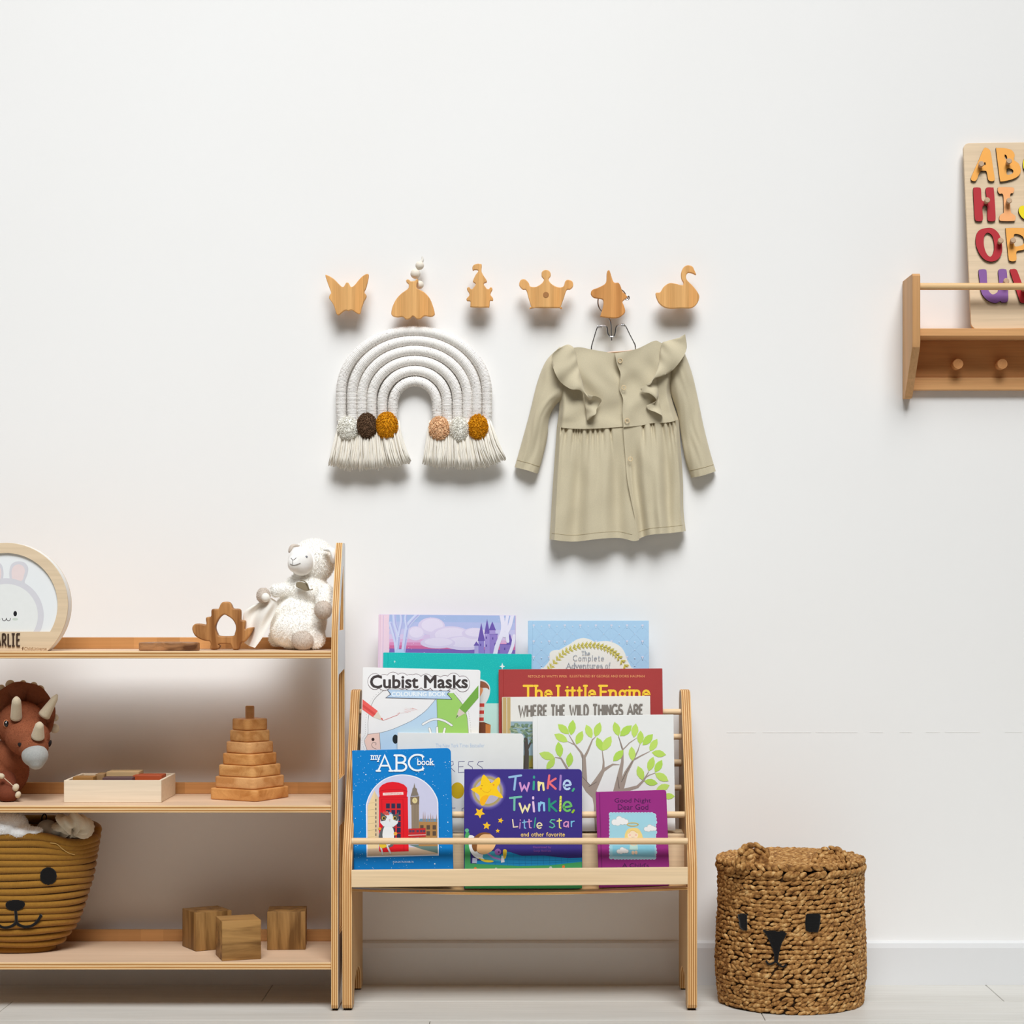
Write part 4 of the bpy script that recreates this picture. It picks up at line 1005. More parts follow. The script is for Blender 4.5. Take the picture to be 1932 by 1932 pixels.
# ================================================================== wooden wall hooks
HOOK_WOOD = wood('alder_hook_wood', (243, 190, 124), (224, 158, 88), 'Z', stave=0.0075, stave_axis='X', grain=1.2, contrast=0.9, tonevar=0.16)
HOOK_WOOD_D = wood('alder_hook_wood_slant', (236, 172, 104), (206, 134, 68), 'Z', stave=0.011, stave_axis='X', grain=1.2, contrast=0.9, tonevar=0.2, rot=(0, 0.7, 0))
ha, hb = zoomer(600, 460, 5.084), zoomer(950, 460, 3.2745)
HD = 4.28 - 0.042                       # the shaped faces stand about four centimetres off the wall
HOOKS = [
 ('butterfly-shaped wooden wall hook, leftmost of the row', ha([(70, 303), (90, 300), (150, 335), (200, 385), (225, 408), (245, 410), (262, 385), (270, 372), (290, 372), (300, 388), (312, 408), (330, 410), (355, 390), (400, 335), (440, 300), (475, 287), (485, 300), (478, 350), (460, 420), (443, 462), (462, 490), (460, 515), (440, 550), (425, 590), (415, 620), (405, 665), (385, 670), (350, 650), (320, 632), (290, 640), (265, 635), (235, 650), (200, 680), (178, 675), (170, 650), (150, 590), (125, 550), (105, 520), (112, 490), (125, 470), (112, 430), (90, 370)]), HOOK_WOOD),
 ('ball gown-shaped wooden wall hook holding the rope rainbow', ha([(845, 350), (860, 340), (880, 348), (890, 358), (930, 355), (942, 338), (960, 345), (958, 365), (945, 385), (945, 420), (975, 440), (1020, 465), (1070, 520), (1100, 590), (1118, 660), (1112, 685), (1080, 697), (1020, 690), (985, 715), (950, 718), (910, 690), (880, 715), (845, 722), (810, 697), (760, 702), (715, 690), (702, 665), (715, 600), (750, 530), (800, 475), (850, 440), (870, 415), (868, 385), (850, 370)]), HOOK_WOOD),
 ('small gnome-shaped wooden wall hook with a curled hat tip', ha([(1525, 190), (1565, 193), (1570, 210), (1568, 260), (1585, 300), (1615, 345), (1618, 365), (1595, 375), (1590, 390), (1605, 412), (1620, 430), (1640, 432), (1650, 418), (1668, 420), (1672, 440), (1658, 465), (1655, 490), (1678, 520), (1675, 545), (1650, 545), (1643, 600), (1625, 607), (1475, 605), (1462, 590), (1460, 550), (1430, 545), (1425, 525), (1450, 495), (1448, 470), (1430, 440), (1432, 420), (1450, 415), (1465, 432), (1480, 432), (1500, 410), (1512, 390), (1508, 378), (1488, 365), (1487, 350), (1510, 300), (1535, 265), (1530, 250), (1500, 248), (1485, 255), (1480, 230), (1490, 205)]), HOOK_WOOD),
 ('crown-shaped wooden wall hook with a dark plug in the middle', hb([(262, 160), (285, 170), (292, 195), (278, 220), (300, 250), (340, 268), (370, 262), (382, 230), (400, 222), (425, 232), (430, 260), (412, 280), (390, 285), (372, 335), (352, 390), (345, 394), (180, 393), (172, 388), (155, 335), (140, 285), (118, 280), (97, 255), (105, 225), (130, 218), (155, 240), (165, 262), (200, 265), (235, 245), (250, 220), (236, 200), (238, 172)]), HOOK_WOOD),
 ('unicorn head-shaped wooden wall hook above the dress', hb([(648, 163), (658, 172), (680, 235), (710, 240), (725, 265), (735, 295), (765, 325), (745, 345), (735, 360), (745, 385), (752, 415), (740, 435), (700, 457), (605, 450), (600, 440), (612, 400), (618, 360), (608, 340), (560, 332), (540, 310), (548, 285), (590, 268), (632, 240), (638, 180)]), HOOK_WOOD_D),
 ('swan-shaped wooden wall hook, rightmost of the row', hb([(940, 305), (968, 298), (990, 265), (1025, 242), (1060, 245), (1105, 255), (1112, 240), (1100, 215), (1098, 180), (1110, 148), (1135, 132), (1165, 138), (1178, 160), (1190, 190), (1165, 180), (1140, 178), (1128, 200), (1135, 225), (1170, 260), (1200, 300), (1210, 330), (1195, 370), (1160, 395), (1100, 395), (1030, 398), (985, 385), (955, 355)]), HOOK_WOOD),
]
for label, pts, wd in HOOKS:
    q = [P(a, b_, HD) for a, b_ in pts]
    cx, cz = sum(v.x for v in q) / len(q), sum(v.z for v in q) / len(q)
    if 'swan' in label: cz -= 0.012
    if 'gnome' in label: cz -= 0.012
    h = thing('wall_hook', label, 'hook', (cx, 0, cz), 'shaped wooden hooks on the wall')
    loop = catmull([(v.x, v.z) for v in q], 4)
    obj('face_plate', slab_xz([loop], q[0].y, 0.011, 0.0012), wd, h, angle=40)
    obj('peg', tube([(cx, q[0].y + 0.0105, cz), (cx, -0.0003, cz)], 0.011, 18), wd, h)
    if 'crown' in label:
        c = P(*hb([(262, 315)])[0], HD)
        obj('screw_plug', tube([(c.x, c.y - 0.0006, c.z), (c.x, c.y + 0.003, c.z)], 0.0058, 20), wood('plug_wood', (176, 124, 76), (140, 92, 52), 'Z'), h, angle=30)

# ================================================================== rope rainbow
rb = zoomer(600, 460, 4.2)
ROPE_D = 4.28 - 0.018
m, nt, b = _mat('wrapped_yarn')
b.inputs['Roughness'].default_value = 0.95; b.inputs['Specular IOR Level'].default_value = 0.05
v = _coords(nt, (1, 1, 1)); n1 = _noise(nt, v, 900, 3); n2 = _noise(nt, _coords(nt, (430, 430, 430)), 1.0, 2, 0, 0.5)
base = _ramp(nt, n1, [(0.3, lin((232, 226, 219))), (0.6, lin((250, 247, 243)))])
fl = _noise(nt, _coords(nt, (1, 1, 1), loc=(3, 1, 2)), 90, 2)
flc = _ramp(nt, fl, [(0.35, lin((84, 92, 128))), (0.5, lin((120, 70, 60))), (0.65, lin((60, 60, 70)))])
nt.links.new(_mix(nt, _ramp(nt, n2, [(0.675, (0, 0, 0, 1)), (0.70, (1, 1, 1, 1))]), base, flc), b.inputs['Base Color'])
YARN = m
root = thing('rainbow_wall_hanging', 'white rope rainbow wall hanging with pompoms and fringe below the gown hook', 'wall hanging', tuple(P(783, 880, ROPE_D)))
r_rope = 40 / 4.2 * ROPE_D / F * 1.02
for k in range(6):
    f = k / 5
    xl = [195, 280, 355, 430, 512, 595][k]; xr = [1327, 1248, 1177, 1100, 1020, 942][k]; top = [690, 767, 845, 925, 1005, 1090][k]
    cx, a = (xl + xr) / 2, (xr - xl) / 2; y0 = 1185 + 95 * f; bb = y0 - top
    path = [(xl - 6 * (1 - f), 1400), (xl - 12 * (1 - f), 1320)] + [(cx - (a + 12 * (1 - f)) * math.cos(t), y0 - bb * math.sin(t) ** 0.96) for t in np.linspace(0.0, math.pi, 41)] + [(xr + 12 * (1 - f), 1330), (xr + 6, 1410)]
    px = rb(path); pts = resample([tuple(P(x, y, ROPE_D)) for x, y in px], 40, False)
    L = np.linalg.norm(np.diff(pts, axis=0), axis=1).sum(); wraps = int(L / 0.0026); N = wraps * 4 + 1
    pts = resample([tuple(P(x, y, ROPE_D)) for x, y in catmull(px, 3, False)], N, False)
    ph = np.arange(N) % 4
    rr_ = r_rope * np.choose(ph, [0.885, 0.98, 1.025, 0.98]) * (1 + 0.012 * RNG.normal(size=N))
    obj('wrapped_rope', tube(pts, rr_, 14), YARN, root, angle=180)
POM = [('white', 235, 1465, 88, 105, (252, 249, 240)), ('dark brown', 388, 1445, 88, 112, (112, 86, 66)), ('mustard', 545, 1440, 95, 116, (226, 156, 34)),
       ('peach', 960, 1465, 88, 105, (246, 204, 160)), ('white', 1120, 1470, 82, 108, (252, 249, 240)), ('mustard', 1268, 1455, 85, 112, (226, 156, 34))]
for nm, x, y, rx, ry, col in POM:
    (px, py), = rb([(x, y)]); c = P(px, py, ROPE_D - 0.014); k = ROPE_D / F / 4.2
    R = (rx * k * 0.9, 0.014, ry * k * 0.9)
    core = ellipsoid(c, R, nu=28, nv=18)
    inner = ellipsoid(c, (R[0] * .97, R[1] * .97, R[2] * .97), nu=20, nv=12)
    pile = spikes(core, 1100, 0.0020, 0.0008, 0.6, True)
    obj('pompom', join(inner, pile), fibre('%s_pompom_wool' % nm.replace(' ', '_'), col, 0.25), root, smooth=False, label='%s wool pompom' % nm)
FRINGE = fibre('cotton_fringe', (248, 242, 230), 0.12, 420)
for (t0, t1, b0, b1, ys) in ((165, 640, 88, 738, (1745, 1785, 1780, 1765, 1735)), (880, 1365, 828, 1488, (1745, 1765, 1775, 1768, 1705))):
    sts = []
    for i in range(430):
        u = RNG.random(); u2 = np.clip(u + RNG.normal() * 0.022 + 0.03 * math.sin(u * 19), 0, 1)
        ye = np.interp(u2, [0, .25, .5, .75, 1], ys) + RNG.normal() * 9
        dd = ROPE_D - 0.012 + RNG.random() * 0.016
        p0, p1 = (t0 + (t1 - t0) * u, 1400), (b0 + (b1 - b0) * u2, ye)
        mid = ((p0[0] * .55 + p1[0] * .45) + RNG.normal() * 7, (1400 + ye) / 2 + 30)
        pth = [P(*q, dd) for q in rb([p0, mid, p1])]
        pth[1].y -= 0.006 * RNG.random() + 0.004; pth[2].y -= 0.008
        sts.append(tube(resample([tuple(q) for q in pth], 6), [0.0012, 0.0015, 0.0017, 0.0016, 0.0014, 0.0010], 5))
    obj('fringe', join(*sts), FRINGE, root, angle=180, kind='stuff')
BEAD = plain('pale_bead_wood', (236, 226, 210), 0.6, 0.2, var=0.12, vscale=300)
for (x, y, r) in ((805, 325, 33), (772, 238, 40), (806, 172, 34)):
    (px, py), = rb([(x, y)]); c = P(px, py, ROPE_D - (0.004 if y > 300 else 0.008)); rr_ = r * ROPE_D / F / 4.2
    obj('bead', ellipsoid(c, (rr_, rr_, rr_), nu=24, nv=16), BEAD, root, angle=180)
CORD = cloth('white_cord', (236, 230, 220), var=0.1)
cp = [P(*q, ROPE_D - 0.006) for q in rb([(812, 345), (795, 285), (770, 240), (790, 205), (808, 170), (822, 138), (830, 112)])]
obj('bead_cord', tube(resample([tuple(q) for q in cp], 24), 0.0011, 6), CORD, root)
tip = [P(*q, ROPE_D - 0.006) for q in rb([(815, 146), (828, 128), (826, 100)])]
obj('cord_tassel', tube(resample([tuple(q) for q in tip], 10), list(np.linspace(0.0042, 0.0014, 10)), 10), CORD, root)
hang = [P(*q, ROPE_D + 0.004) for q in rb([(700, 690), (715, 640), (735, 560), (752, 440), (770, 560), (790, 640), (800, 690)])]
obj('hanging_loop', tube(resample([tuple(q) for q in hang], 30), 0.0011, 6), CORD, root)

# ================================================================== toddler dress on its hanger
DRESS = cloth('sage_jersey', (207, 195, 166), var=0.10, weave=1400, blotch=14, bump=0.2)
DRESS_EDGE = plain('seam_thread', (180, 166, 134), 0.9, 0.05)
dress = thing('toddler_dress', 'sage green long-sleeved toddler dress with ruffled shoulders hanging from the unicorn hook', 'dress', tuple(P(1165, 1018, 4.25)))
def noise2(u, v, k): return math.sin(u * 5.1 * k + 1.3 * math.sin(v * 4.3 * k)) * math.sin(v * 3.7 * k + 0.9 + 1.1 * math.sin(u * 2.9 * k))
def smooth01(t): t = min(max(t, 0), 1); return t * t * (3 - 2 * t)
# skirt: the left panel behind, the right panel lapped over it
sl_top = [(330, 1128), (420, 1140), (560, 1140), (740, 1128), (775, 1124)]; sl_bot = [(284, 1826), (430, 1840), (600, 1822), (720, 1818), (800, 1836), (838, 1830)]
G = coons(hb(sl_top), hb(sl_bot), hb([(330, 1128), (318, 1300), (304, 1500), (292, 1700), (284, 1826)]), hb([(775, 1124), (785, 1300), (800, 1520), (820, 1720), (838, 1830)]), 90, 70)
GATH = [(0.07, .012), (0.13, .018), (0.235, .011), (0.27, .010), (0.305, .011), (0.345, .012), (0.43, .016), (0.50, .013), (0.565, .014), (0.63, .02), (0.74, .012)]
def gathers(u, v, lst, amp, fall):
    return sum(-amp * math.exp(-((u - c - v * 0.35 * (c - 0.5)) / (w * (1.15 + 3.5 * v))) ** 2) for c, w in lst) * math.exp(-v * fall)
def fl_(u, v):
    edge = smooth01(u / 0.06)
    w = 0.0095 * math.sin(2 * math.pi * (u * 1.9 + 0.1 + 0.15 * v)) * smooth01(v * 2.5) * (0.5 + 0.5 * v) + 0.0045 * math.sin(2 * math.pi * (u * 4.3 + .3 * v + .2)) * smooth01(v * 2) * (1 - .5 * v)
    return 0.013 + 0.0225 * edge * (0.95 + 0.35 * v) + gathers(u, v, GATH, 0.0095, 7.0) + w + 0.0011 * noise2(u, v, 2.0)
def hem(G, f, o, rows, u0, u1):
    nv, nu = G.shape[:2]
    for t in rows:
        j = int((nv - 1) * t); q = [P(G[j, i, 0], G[j, i, 1], 4.28 - f(i / (nu - 1), j / (nv - 1)) - 0.0002) for i in range(int(u0 * nu), int(u1 * nu))]
        obj('hem_stitching', tube(q, 0.00035, 5), DRESS_EDGE, o)
hem(G, fl_, obj('skirt_panel', shell(G, fl_, lambda u, v: 0.010), DRESS, dress, angle=60), (0.955,), 0.03, 0.94)
sr_top = [(738, 1128), (850, 1118), (920, 1105), (1010, 1100), (1083, 1084)]; sr_bot = [(832, 1826), (870, 1808), (922, 1796), (1040, 1786), (1126, 1775)]
G = coons(hb(sr_top), hb(sr_bot), hb([(738, 1128), (752, 1300), (764, 1450), (784, 1560), (800, 1640), (818, 1730), (832, 1826)]), hb([(1083, 1084), (1094, 1250), (1108, 1450), (1112, 1650), (1126, 1775)]), 70, 70)
GATR = [(0.36, .02), (0.50, .014), (0.545, .014), (0.70, .02), (0.80, .015), (0.86, .014), (0.92, .014)]
def fr_(u, v):
    edge = smooth01((1 - u) / 0.07)
    w = 0.0095 * math.sin(2 * math.pi * (u * 1.5 + 0.60)) * smooth01(v * 2 + .2) + 0.0038 * math.sin(2 * math.pi * (u * 3.6 + .4 * v)) * smooth01(v * 2)
    return 0.015 + 0.0235 * edge * (0.95 + 0.35 * v) + gathers(u, v, GATR, 0.0095, 6.5) + w + 0.004 * math.exp(-((u) / 0.16) ** 2) * (1 - smooth01((v - 0.72) * 6)) + 0.001 * noise2(u, v, 2.2)
hem(G, fr_, obj('skirt_panel', shell(G, fr_, lambda u, v: 0.012 if u > 0.2 else 0.02), DRESS, dress, angle=60), (0.955,), 0.04, 0.97)
# bodice
G = coons(hb([(345, 655), (430, 642), (480, 640), (560, 656), (690, 676), (745, 676)]), hb([(330, 1130), (420, 1142), (560, 1142), (740, 1130), (775, 1128)]), hb([(345, 655), (335, 800), (345, 985), (330, 1130)]), hb([(745, 676), (760, 800), (770, 950), (775, 1128)]), 60, 50)
bo = lambda u, v: 0.013 + 0.0222 * smooth01(u / 0.08) + (0.0028 * noise2(u, v, 1.9) + 0.0022 * math.sin(9 * v - 5 * u + 1)) * (1 - smooth01((v - .85) / .15)) + 0.0012 * smooth01((v - .9) * 10)
obj('bodice_panel', shell(G, bo, lambda u, v: 0.009), DRESS, dress, angle=60)
edge_l = [(688, 676), (700, 740), (722, 800), (718, 860), (716, 900), (738, 960), (735, 1040), (742, 1132)]
G = coons(hb([(688, 676), (820, 650), (930, 600), (975, 612), (1060, 640)]), hb([(742, 1132), (850, 1122), (920, 1108), (1010, 1104), (1083, 1088)]), hb(edge_l), hb([(1060, 640), (1050, 800), (1035, 930), (1083, 1088)]), 60, 50)
bo2 = lambda u, v: 0.014 + 0.0235 * smooth01((1 - u) / 0.10) + 0.0055 * math.exp(-(u / 0.22) ** 2) + 0.0022 * math.exp(-(u / 0.12) ** 2) * math.sin(v * 19 + 1) + (0.0026 * noise2(u, v, 2.0) + 0.002 * math.sin(8 * v + 5 * u)) * (1 - smooth01((v - .85) / .15))
obj('bodice_panel', shell(G, bo2, lambda u, v: 0.012 if u > 0.2 else 0.022), DRESS, dress, angle=60)
back = coons(hb([(440, 655), (560, 668), (690, 668), (820, 660), (960, 622)]), hb([(440, 1100), (690, 1110), (960, 1090)]), hb([(440, 655), (440, 1100)]), hb([(960, 622), (960, 1090)]), 30, 12)
obj('back_panel', shell(back, lambda u, v: 0.010, lambda u, v: 0.006), DRESS, dress, angle=60)
lb = [P(*q, 4.28 - 0.0115) for q in hb([(640, 671), (740, 664), (815, 656)])]
obj('neck_label', tube(resample([tuple(q) for q in lb], 8), 0.0012, 6), plain('peach_tape', (236, 206, 186), 0.8), dress)
# sleeves
def sleeve(top, bottom, left, right, seed):
    G = coons(hb(top), hb(bottom), hb(left), hb(right), 40, 70)
    f = lambda u, v: 0.012 + 0.026 * math.sqrt(max(math.sin(math.pi * min(max(u, 0.0), 1.0)), 0)) * (1 - 0.3 * v) + 0.003 * math.sin(2 * math.pi * (1.4 * v + 0.8 * u + seed)) * math.sin(math.pi * u) + 0.0012 * noise2(u + seed, v, 3)
    o = obj('sleeve', shell(G, f, lambda u, v: 0.007 + 0.004 * math.sin(math.pi * u)), DRESS, dress, angle=60)
    row = int(69 * 0.955)
    q = [P(G[row, i, 0], G[row, i, 1], 4.28 - f(i / 39, row / 69) - 0.0002) for i in range(1, 39)]
    obj('cuff_stitching', tube(q, 0.0005, 5), DRESS_EDGE, o)
sleeve([(345, 640), (380, 660), (430, 700)], [(68, 1380), (140, 1398), (212, 1421)], [(345, 640), (265, 720), (210, 850), (160, 1050), (105, 1250), (68, 1380)], [(430, 700), (410, 900), (385, 950), (325, 995), (282, 1080), (272, 1190), (240, 1330), (212, 1421)], 0.1)
sleeve([(1010, 640), (1070, 640), (1122, 680)], [(1160, 1446), (1230, 1432), (1312, 1405)], [(1010, 640), (1020, 800), (1035, 925), (1075, 1050), (1096, 1180), (1122, 1330), (1160, 1446)], [(1122, 680), (1165, 800), (1200, 950), (1235, 1120), (1275, 1280), (1312, 1405)], 0.55)
# ruffles: a gathered strip between the seam and a free wavy edge
def ruffle(seam, free, n, waves, ph, amp=0.0085, lift=0.016):
    a, c = resample(hb(seam), n), resample(hb(free), n); nv = 12; G = np.zeros((nv, n, 2))
    for j in range(nv): G[j] = a + (c - a) * (j / (nv - 1))
    f = lambda u, v: 0.0405 + lift * math.sin(v * 2.1) * (0.35 + 0.65 * math.sin(math.pi * u)) + amp * v * math.sin(2 * math.pi * (u * waves + ph)) * (0.4 + 0.6 * u) + 0.0016 * math.sin(u * 46) * (1 - v)
    V, Fc = shell(G, f, lambda u, v: f(u, v) - 0.0016)
    obj('shoulder_ruffle', (V, Fc), DRESS, dress, angle=70)
ruffle([(352, 640), (400, 622), (440, 652), (456, 730), (470, 790), (492, 880), (502, 980), (515, 1092)], [(345, 638), (300, 690), (305, 760), (345, 845), (410, 895), (455, 900), (475, 905), (500, 935), (535, 968), (560, 940), (605, 960), (598, 985), (575, 1020), (572, 1048), (545, 1070), (518, 1094)], 80, 4.5, 0.1)
ruffle([(1085, 580), (1010, 600), (978, 615), (966, 680), (958, 740), (945, 810), (955, 900), (965, 980), (984, 1062)], [(1122, 558), (1132, 620), (1128, 660), (1100, 715), (1040, 785), (985, 815), (930, 835), (905, 870), (848, 890), (862, 915), (905, 925), (942, 960), (930, 985), (884, 998), (890, 1020), (940, 1040), (984, 1064)], 90, 4.0, 0.4)
SNAP = plain('pale_snap', (232, 204, 158), 0.35, 0.5)
for (x, y, d) in ((720, 722, .0475), (743, 888, .0475), (764, 1092, .0475), (784, 1330, .0455)):
    c = P(*hb([(x, y)])[0], 4.28 - d)
    ring = [(c.x + 0.0041 * math.cos(t), c.y, c.z + 0.0041 * math.sin(t)) for t in np.linspace(0, 2 * math.pi, 24, endpoint=False)]
    obj('snap_ring', tube(ring, 0.0007, 6, closed=True), SNAP, dress)
CHROME = plain('chrome_wire', (190, 188, 190), 0.16, 0.5, metal=1.0)
hd = 4.28 - 0.026
hanger = thing('clip_hanger', 'chrome wire clip hanger on the unicorn hook', 'hanger', tuple(P(1155, 650, hd)))
W = lambda pts, n=40, d=hd: resample([tuple(P(*q, d)) for q in hb(pts)], n)
obj('hook_wire', tube(W([(772, 322), (760, 345), (748, 335), (752, 310), (730, 285), (690, 272), (630, 285), (592, 320), (583, 365), (596, 405), (630, 440), (655, 465), (664, 500), (666, 560), (668, 598)], 70), 0.0013, 8), CHROME, hanger)
ring = [tuple(P(*hb([(764 + 13 * math.cos(t), 333 + 13 * math.sin(t))])[0], hd)) for t in np.linspace(0, 2 * math.pi, 18, endpoint=False)]
obj('wire_loop', tube(ring, 0.0012, 7, closed=True), CHROME, hanger)
obj('spring_bar', tube(W([(590, 510), (612, 506), (632, 508), (641, 522), (644, 552), (655, 570), (668, 575), (682, 570), (690, 550), (694, 520), (704, 505), (722, 502), (742, 500)], 60), 0.0015, 8), CHROME, hanger)
for a, b_, ph in ((580, 604, 512), (726, 750, 502)):
    coil = []
    for i in range(40):
        t = i / 39; (px, py), = hb([(a + (b_ - a) * t, ph)]); c = P(px, py, hd)
        coil.append((c.x, c.y + 0.0028 * math.cos(t * 19), c.z + 0.0028 * math.sin(t * 19)))
    obj('spring_coil', tube(coil, 0.0008, 6), CHROME, hanger)
for pts in ([(588, 512), (578, 520), (562, 570), (549, 615), (543, 640), (543, 672)], [(744, 502), (756, 512), (780, 560), (803, 605), (814, 630), (815, 668)]):
    obj('clip_arm', tube(W(pts, 30), [0.0016] * 20 + [0.0019] * 10, 8, flat=0.7), CHROME, hanger)
    (px, py) = pts[-1]; c = P(*hb([(px, py + 4)])[0], hd)
    obj('clip_pad', box(c.x - 0.003, c.x + 0.003, c.y - 0.001, c.y + 0.001, c.z - 0.006, c.z + 0.003, 0.0006, 1), CHROME, hanger)

# ================================================================== wall shelf with pegs
SW = wood('alder_shelf_wood', (234, 180, 124), (204, 144, 88), 'X', grain=0.7, contrast=1.0)
SWV = wood('alder_shelf_side', (240, 190, 136), (216, 160, 104), 'Z', grain=0.6, contrast=0.8, stave=0.03, stave_axis='Y', tonevar=0.14)
SB = wood('alder_shelf_back', (212, 150, 94), (172, 110, 60), 'X', grain=0.7, contrast=1.0)
RAILW = wood('pine_rail', (240, 204, 152), (218, 170, 112), 'X', grain=0.7, contrast=1.0)
w0 = 0.7345; w1 = 1.30
ws = thing('wall_shelf', 'orange-toned wooden wall shelf with a front rail and hanging pegs', 'shelf', ((w0 + w1) / 2, -0.06, 1.18))
prof = [(-0.002, 1.1795), (-0.026, 1.1795), (-0.113, 1.272), (-0.116, 1.282), (-0.116, 1.412), (-0.112, 1.4165), (-0.004, 1.4175), (-0.002, 1.415)]
for x0 in (w0, w1):
    obj('side_panel', slab_yz([prof], x0, x0 + 0.0155, 0.0012), SWV, ws, angle=25)
obj('shelf_board', box(w0 + 0.0155, w1, -0.09, -0.002, 1.2965, 1.3118, 0.001, 1), SW, ws, smooth=False)
obj('back_board', box(w0 + 0.0155, w1, -0.015, -0.002, 1.222, 1.2965, 0.0008, 1), SB, ws, smooth=False)
obj('back_strip', box(w0 + 0.0155, w1, -0.0175, -0.002, 1.1965, 1.2222, 0.0018, 2), SW, ws, smooth=False)
c = P(1750, 540.5, 4.182)
obj('front_rail', tube([(w0 + 0.012, c.y, c.z), (w1 + 0.003, c.y, c.z)], 0.0069, 18), RAILW, ws)
for px in (1808, 1891.5, 1975):
    c = P(px, 686.5, 4.235)
    obj('peg', join(tube([(c.x, -0.014, c.z), (c.x, c.y + 0.002, c.z), (c.x, c.y, c.z)], [0.0098, 0.0105, 0.0098], 24)), wood('peg_end_grain', (222, 160, 104), (192, 130, 76), 'Y'), ws, angle=30)

# ================================================================== alphabet board and its letters
BIRCH = wood('birch_board', (234, 210, 178), (222, 194, 158), 'X', grain=0.5, contrast=0.6)
board = thing('alphabet_board', 'pale birch letter puzzle board leaning on the wall shelf', 'puzzle')
pb = Panel()
za = zoomer(1800, 250, 4.955)
by = CY + (CAMZ - 1.3122) * F / 4.205
pb.frame(board, (1814, 270), (2165, 265), (1832.5, by), 4.258, 4.205)
obj('board', ([(a, 0.004 - c, b_) for a, b_, c in slab([rrect(pb.W, pb.H, 0.012, 0.012)], 0.008, 0.0008)[0]], slab([rrect(pb.W, pb.H, 0.012, 0.012)], 0.008, 0.0008)[1]), BIRCH, board, angle=30, local=True)
ORG, RED_, PCH, YLW, PRP = (250, 176, 82), (186, 38, 48), (252, 178, 116), (246, 222, 20), (140, 94, 160)
BURNT = plain('laser_burnt_edge', (62, 40, 24), 0.8)
LETTERS = [
 ('A', 'orange', ORG, [[(272, 160), (298, 152), (324, 165), (340, 200), (358, 320), (376, 438), (366, 460), (335, 463), (314, 448), (305, 400), (296, 370), (270, 366), (245, 370), (226, 400), (212, 440), (192, 462), (160, 456), (154, 434), (168, 395), (220, 280)], [(285, 284), (268, 306), (289, 312)]], (238, 322)),
 ('B', 'orange', ORG, [[(388, 165), (400, 153), (460, 153), (530, 170), (562, 215), (556, 262), (600, 300), (620, 360), (600, 410), (540, 445), (440, 466), (424, 448), (410, 340)], [(468, 215), (486, 225), (492, 252), (474, 258)], [(488, 352), (520, 345), (548, 362), (540, 390), (492, 402)]], (496, 296)),
 ('C', 'yellow', YLW, [[(700, 215), (660, 235), (640, 290), (648, 350), (690, 400), (740, 410), (770, 385), (755, 355), (715, 360), (690, 320), (692, 275), (740, 255), (775, 262), (780, 225)]], (690, 300)),
 ('H', 'red', RED_, [[(175, 540), (190, 522), (230, 522), (248, 540), (256, 640), (298, 636), (290, 545), (305, 522), (350, 522), (368, 545), (384, 800), (372, 832), (335, 838), (308, 818), (303, 700), (262, 704), (266, 810), (250, 835), (215, 836), (190, 815), (182, 700)]], (293, 660)),
 ('I', 'peach', PCH, [[(405, 530), (420, 518), (540, 520), (558, 545), (545, 575), (520, 592), (524, 740), (545, 768), (570, 790), (566, 825), (545, 835), (435, 834), (418, 815), (425, 780), (455, 760), (460, 740), (454, 592), (420, 580), (404, 555)]], (497, 664)),
 ('J', 'yellow', YLW, [[(598, 735), (612, 700), (645, 690), (670, 720), (700, 740), (715, 700), (705, 560), (730, 525), (770, 530), (785, 560), (790, 760), (760, 810), (700, 830), (640, 810), (608, 770)]], (745, 640)),
 ('O', 'red', RED_, [[(320, 897), (370, 910), (415, 955), (440, 1030), (445, 1110), (425, 1170), (385, 1205), (330, 1213), (275, 1190), (225, 1125), (198, 1040), (205, 960), (240, 915)], [(315, 945), (350, 970), (368, 1030), (370, 1100), (350, 1155), (325, 1165), (295, 1130), (275, 1060), (275, 990), (290, 955)]], (418, 1036)),
 ('P', 'orange', ORG, [[(478, 915), (490, 900), (600, 898), (665, 905), (710, 950), (715, 1020), (690, 1080), (640, 1105), (580, 1120), (580, 1190), (560, 1210), (520, 1208), (504, 1180), (490, 1040)], [(556, 962), (600, 960), (640, 985), (650, 1030), (630, 1060), (572, 1072), (558, 1050)]], (533, 1034)),
 ('U', 'purple', PRP, [[(225, 1300), (245, 1286), (285, 1286), (300, 1305), (305, 1400), (318, 1480), (350, 1518), (385, 1510), (410, 1480), (416, 1400), (408, 1305), (425, 1284), (470, 1284), (488, 1305), (496, 1440), (502, 1560), (485, 1592), (440, 1595), (430, 1582), (390, 1600), (340, 1592), (290, 1560), (250, 1500), (235, 1400)]], (470, 1412)),
 ('V', 'red', RED_, [[(518, 1300), (535, 1284), (570, 1284), (590, 1310), (640, 1440), (675, 1480), (700, 1440), (720, 1310), (740, 1285), (780, 1290), (790, 1315), (760, 1440), (715, 1570), (680, 1598), (625, 1598), (605, 1570), (560, 1430)]], (640, 1475)),
]
KNOB = wood('knob_wood', (206, 174, 142), (184, 150, 118), 'Y')
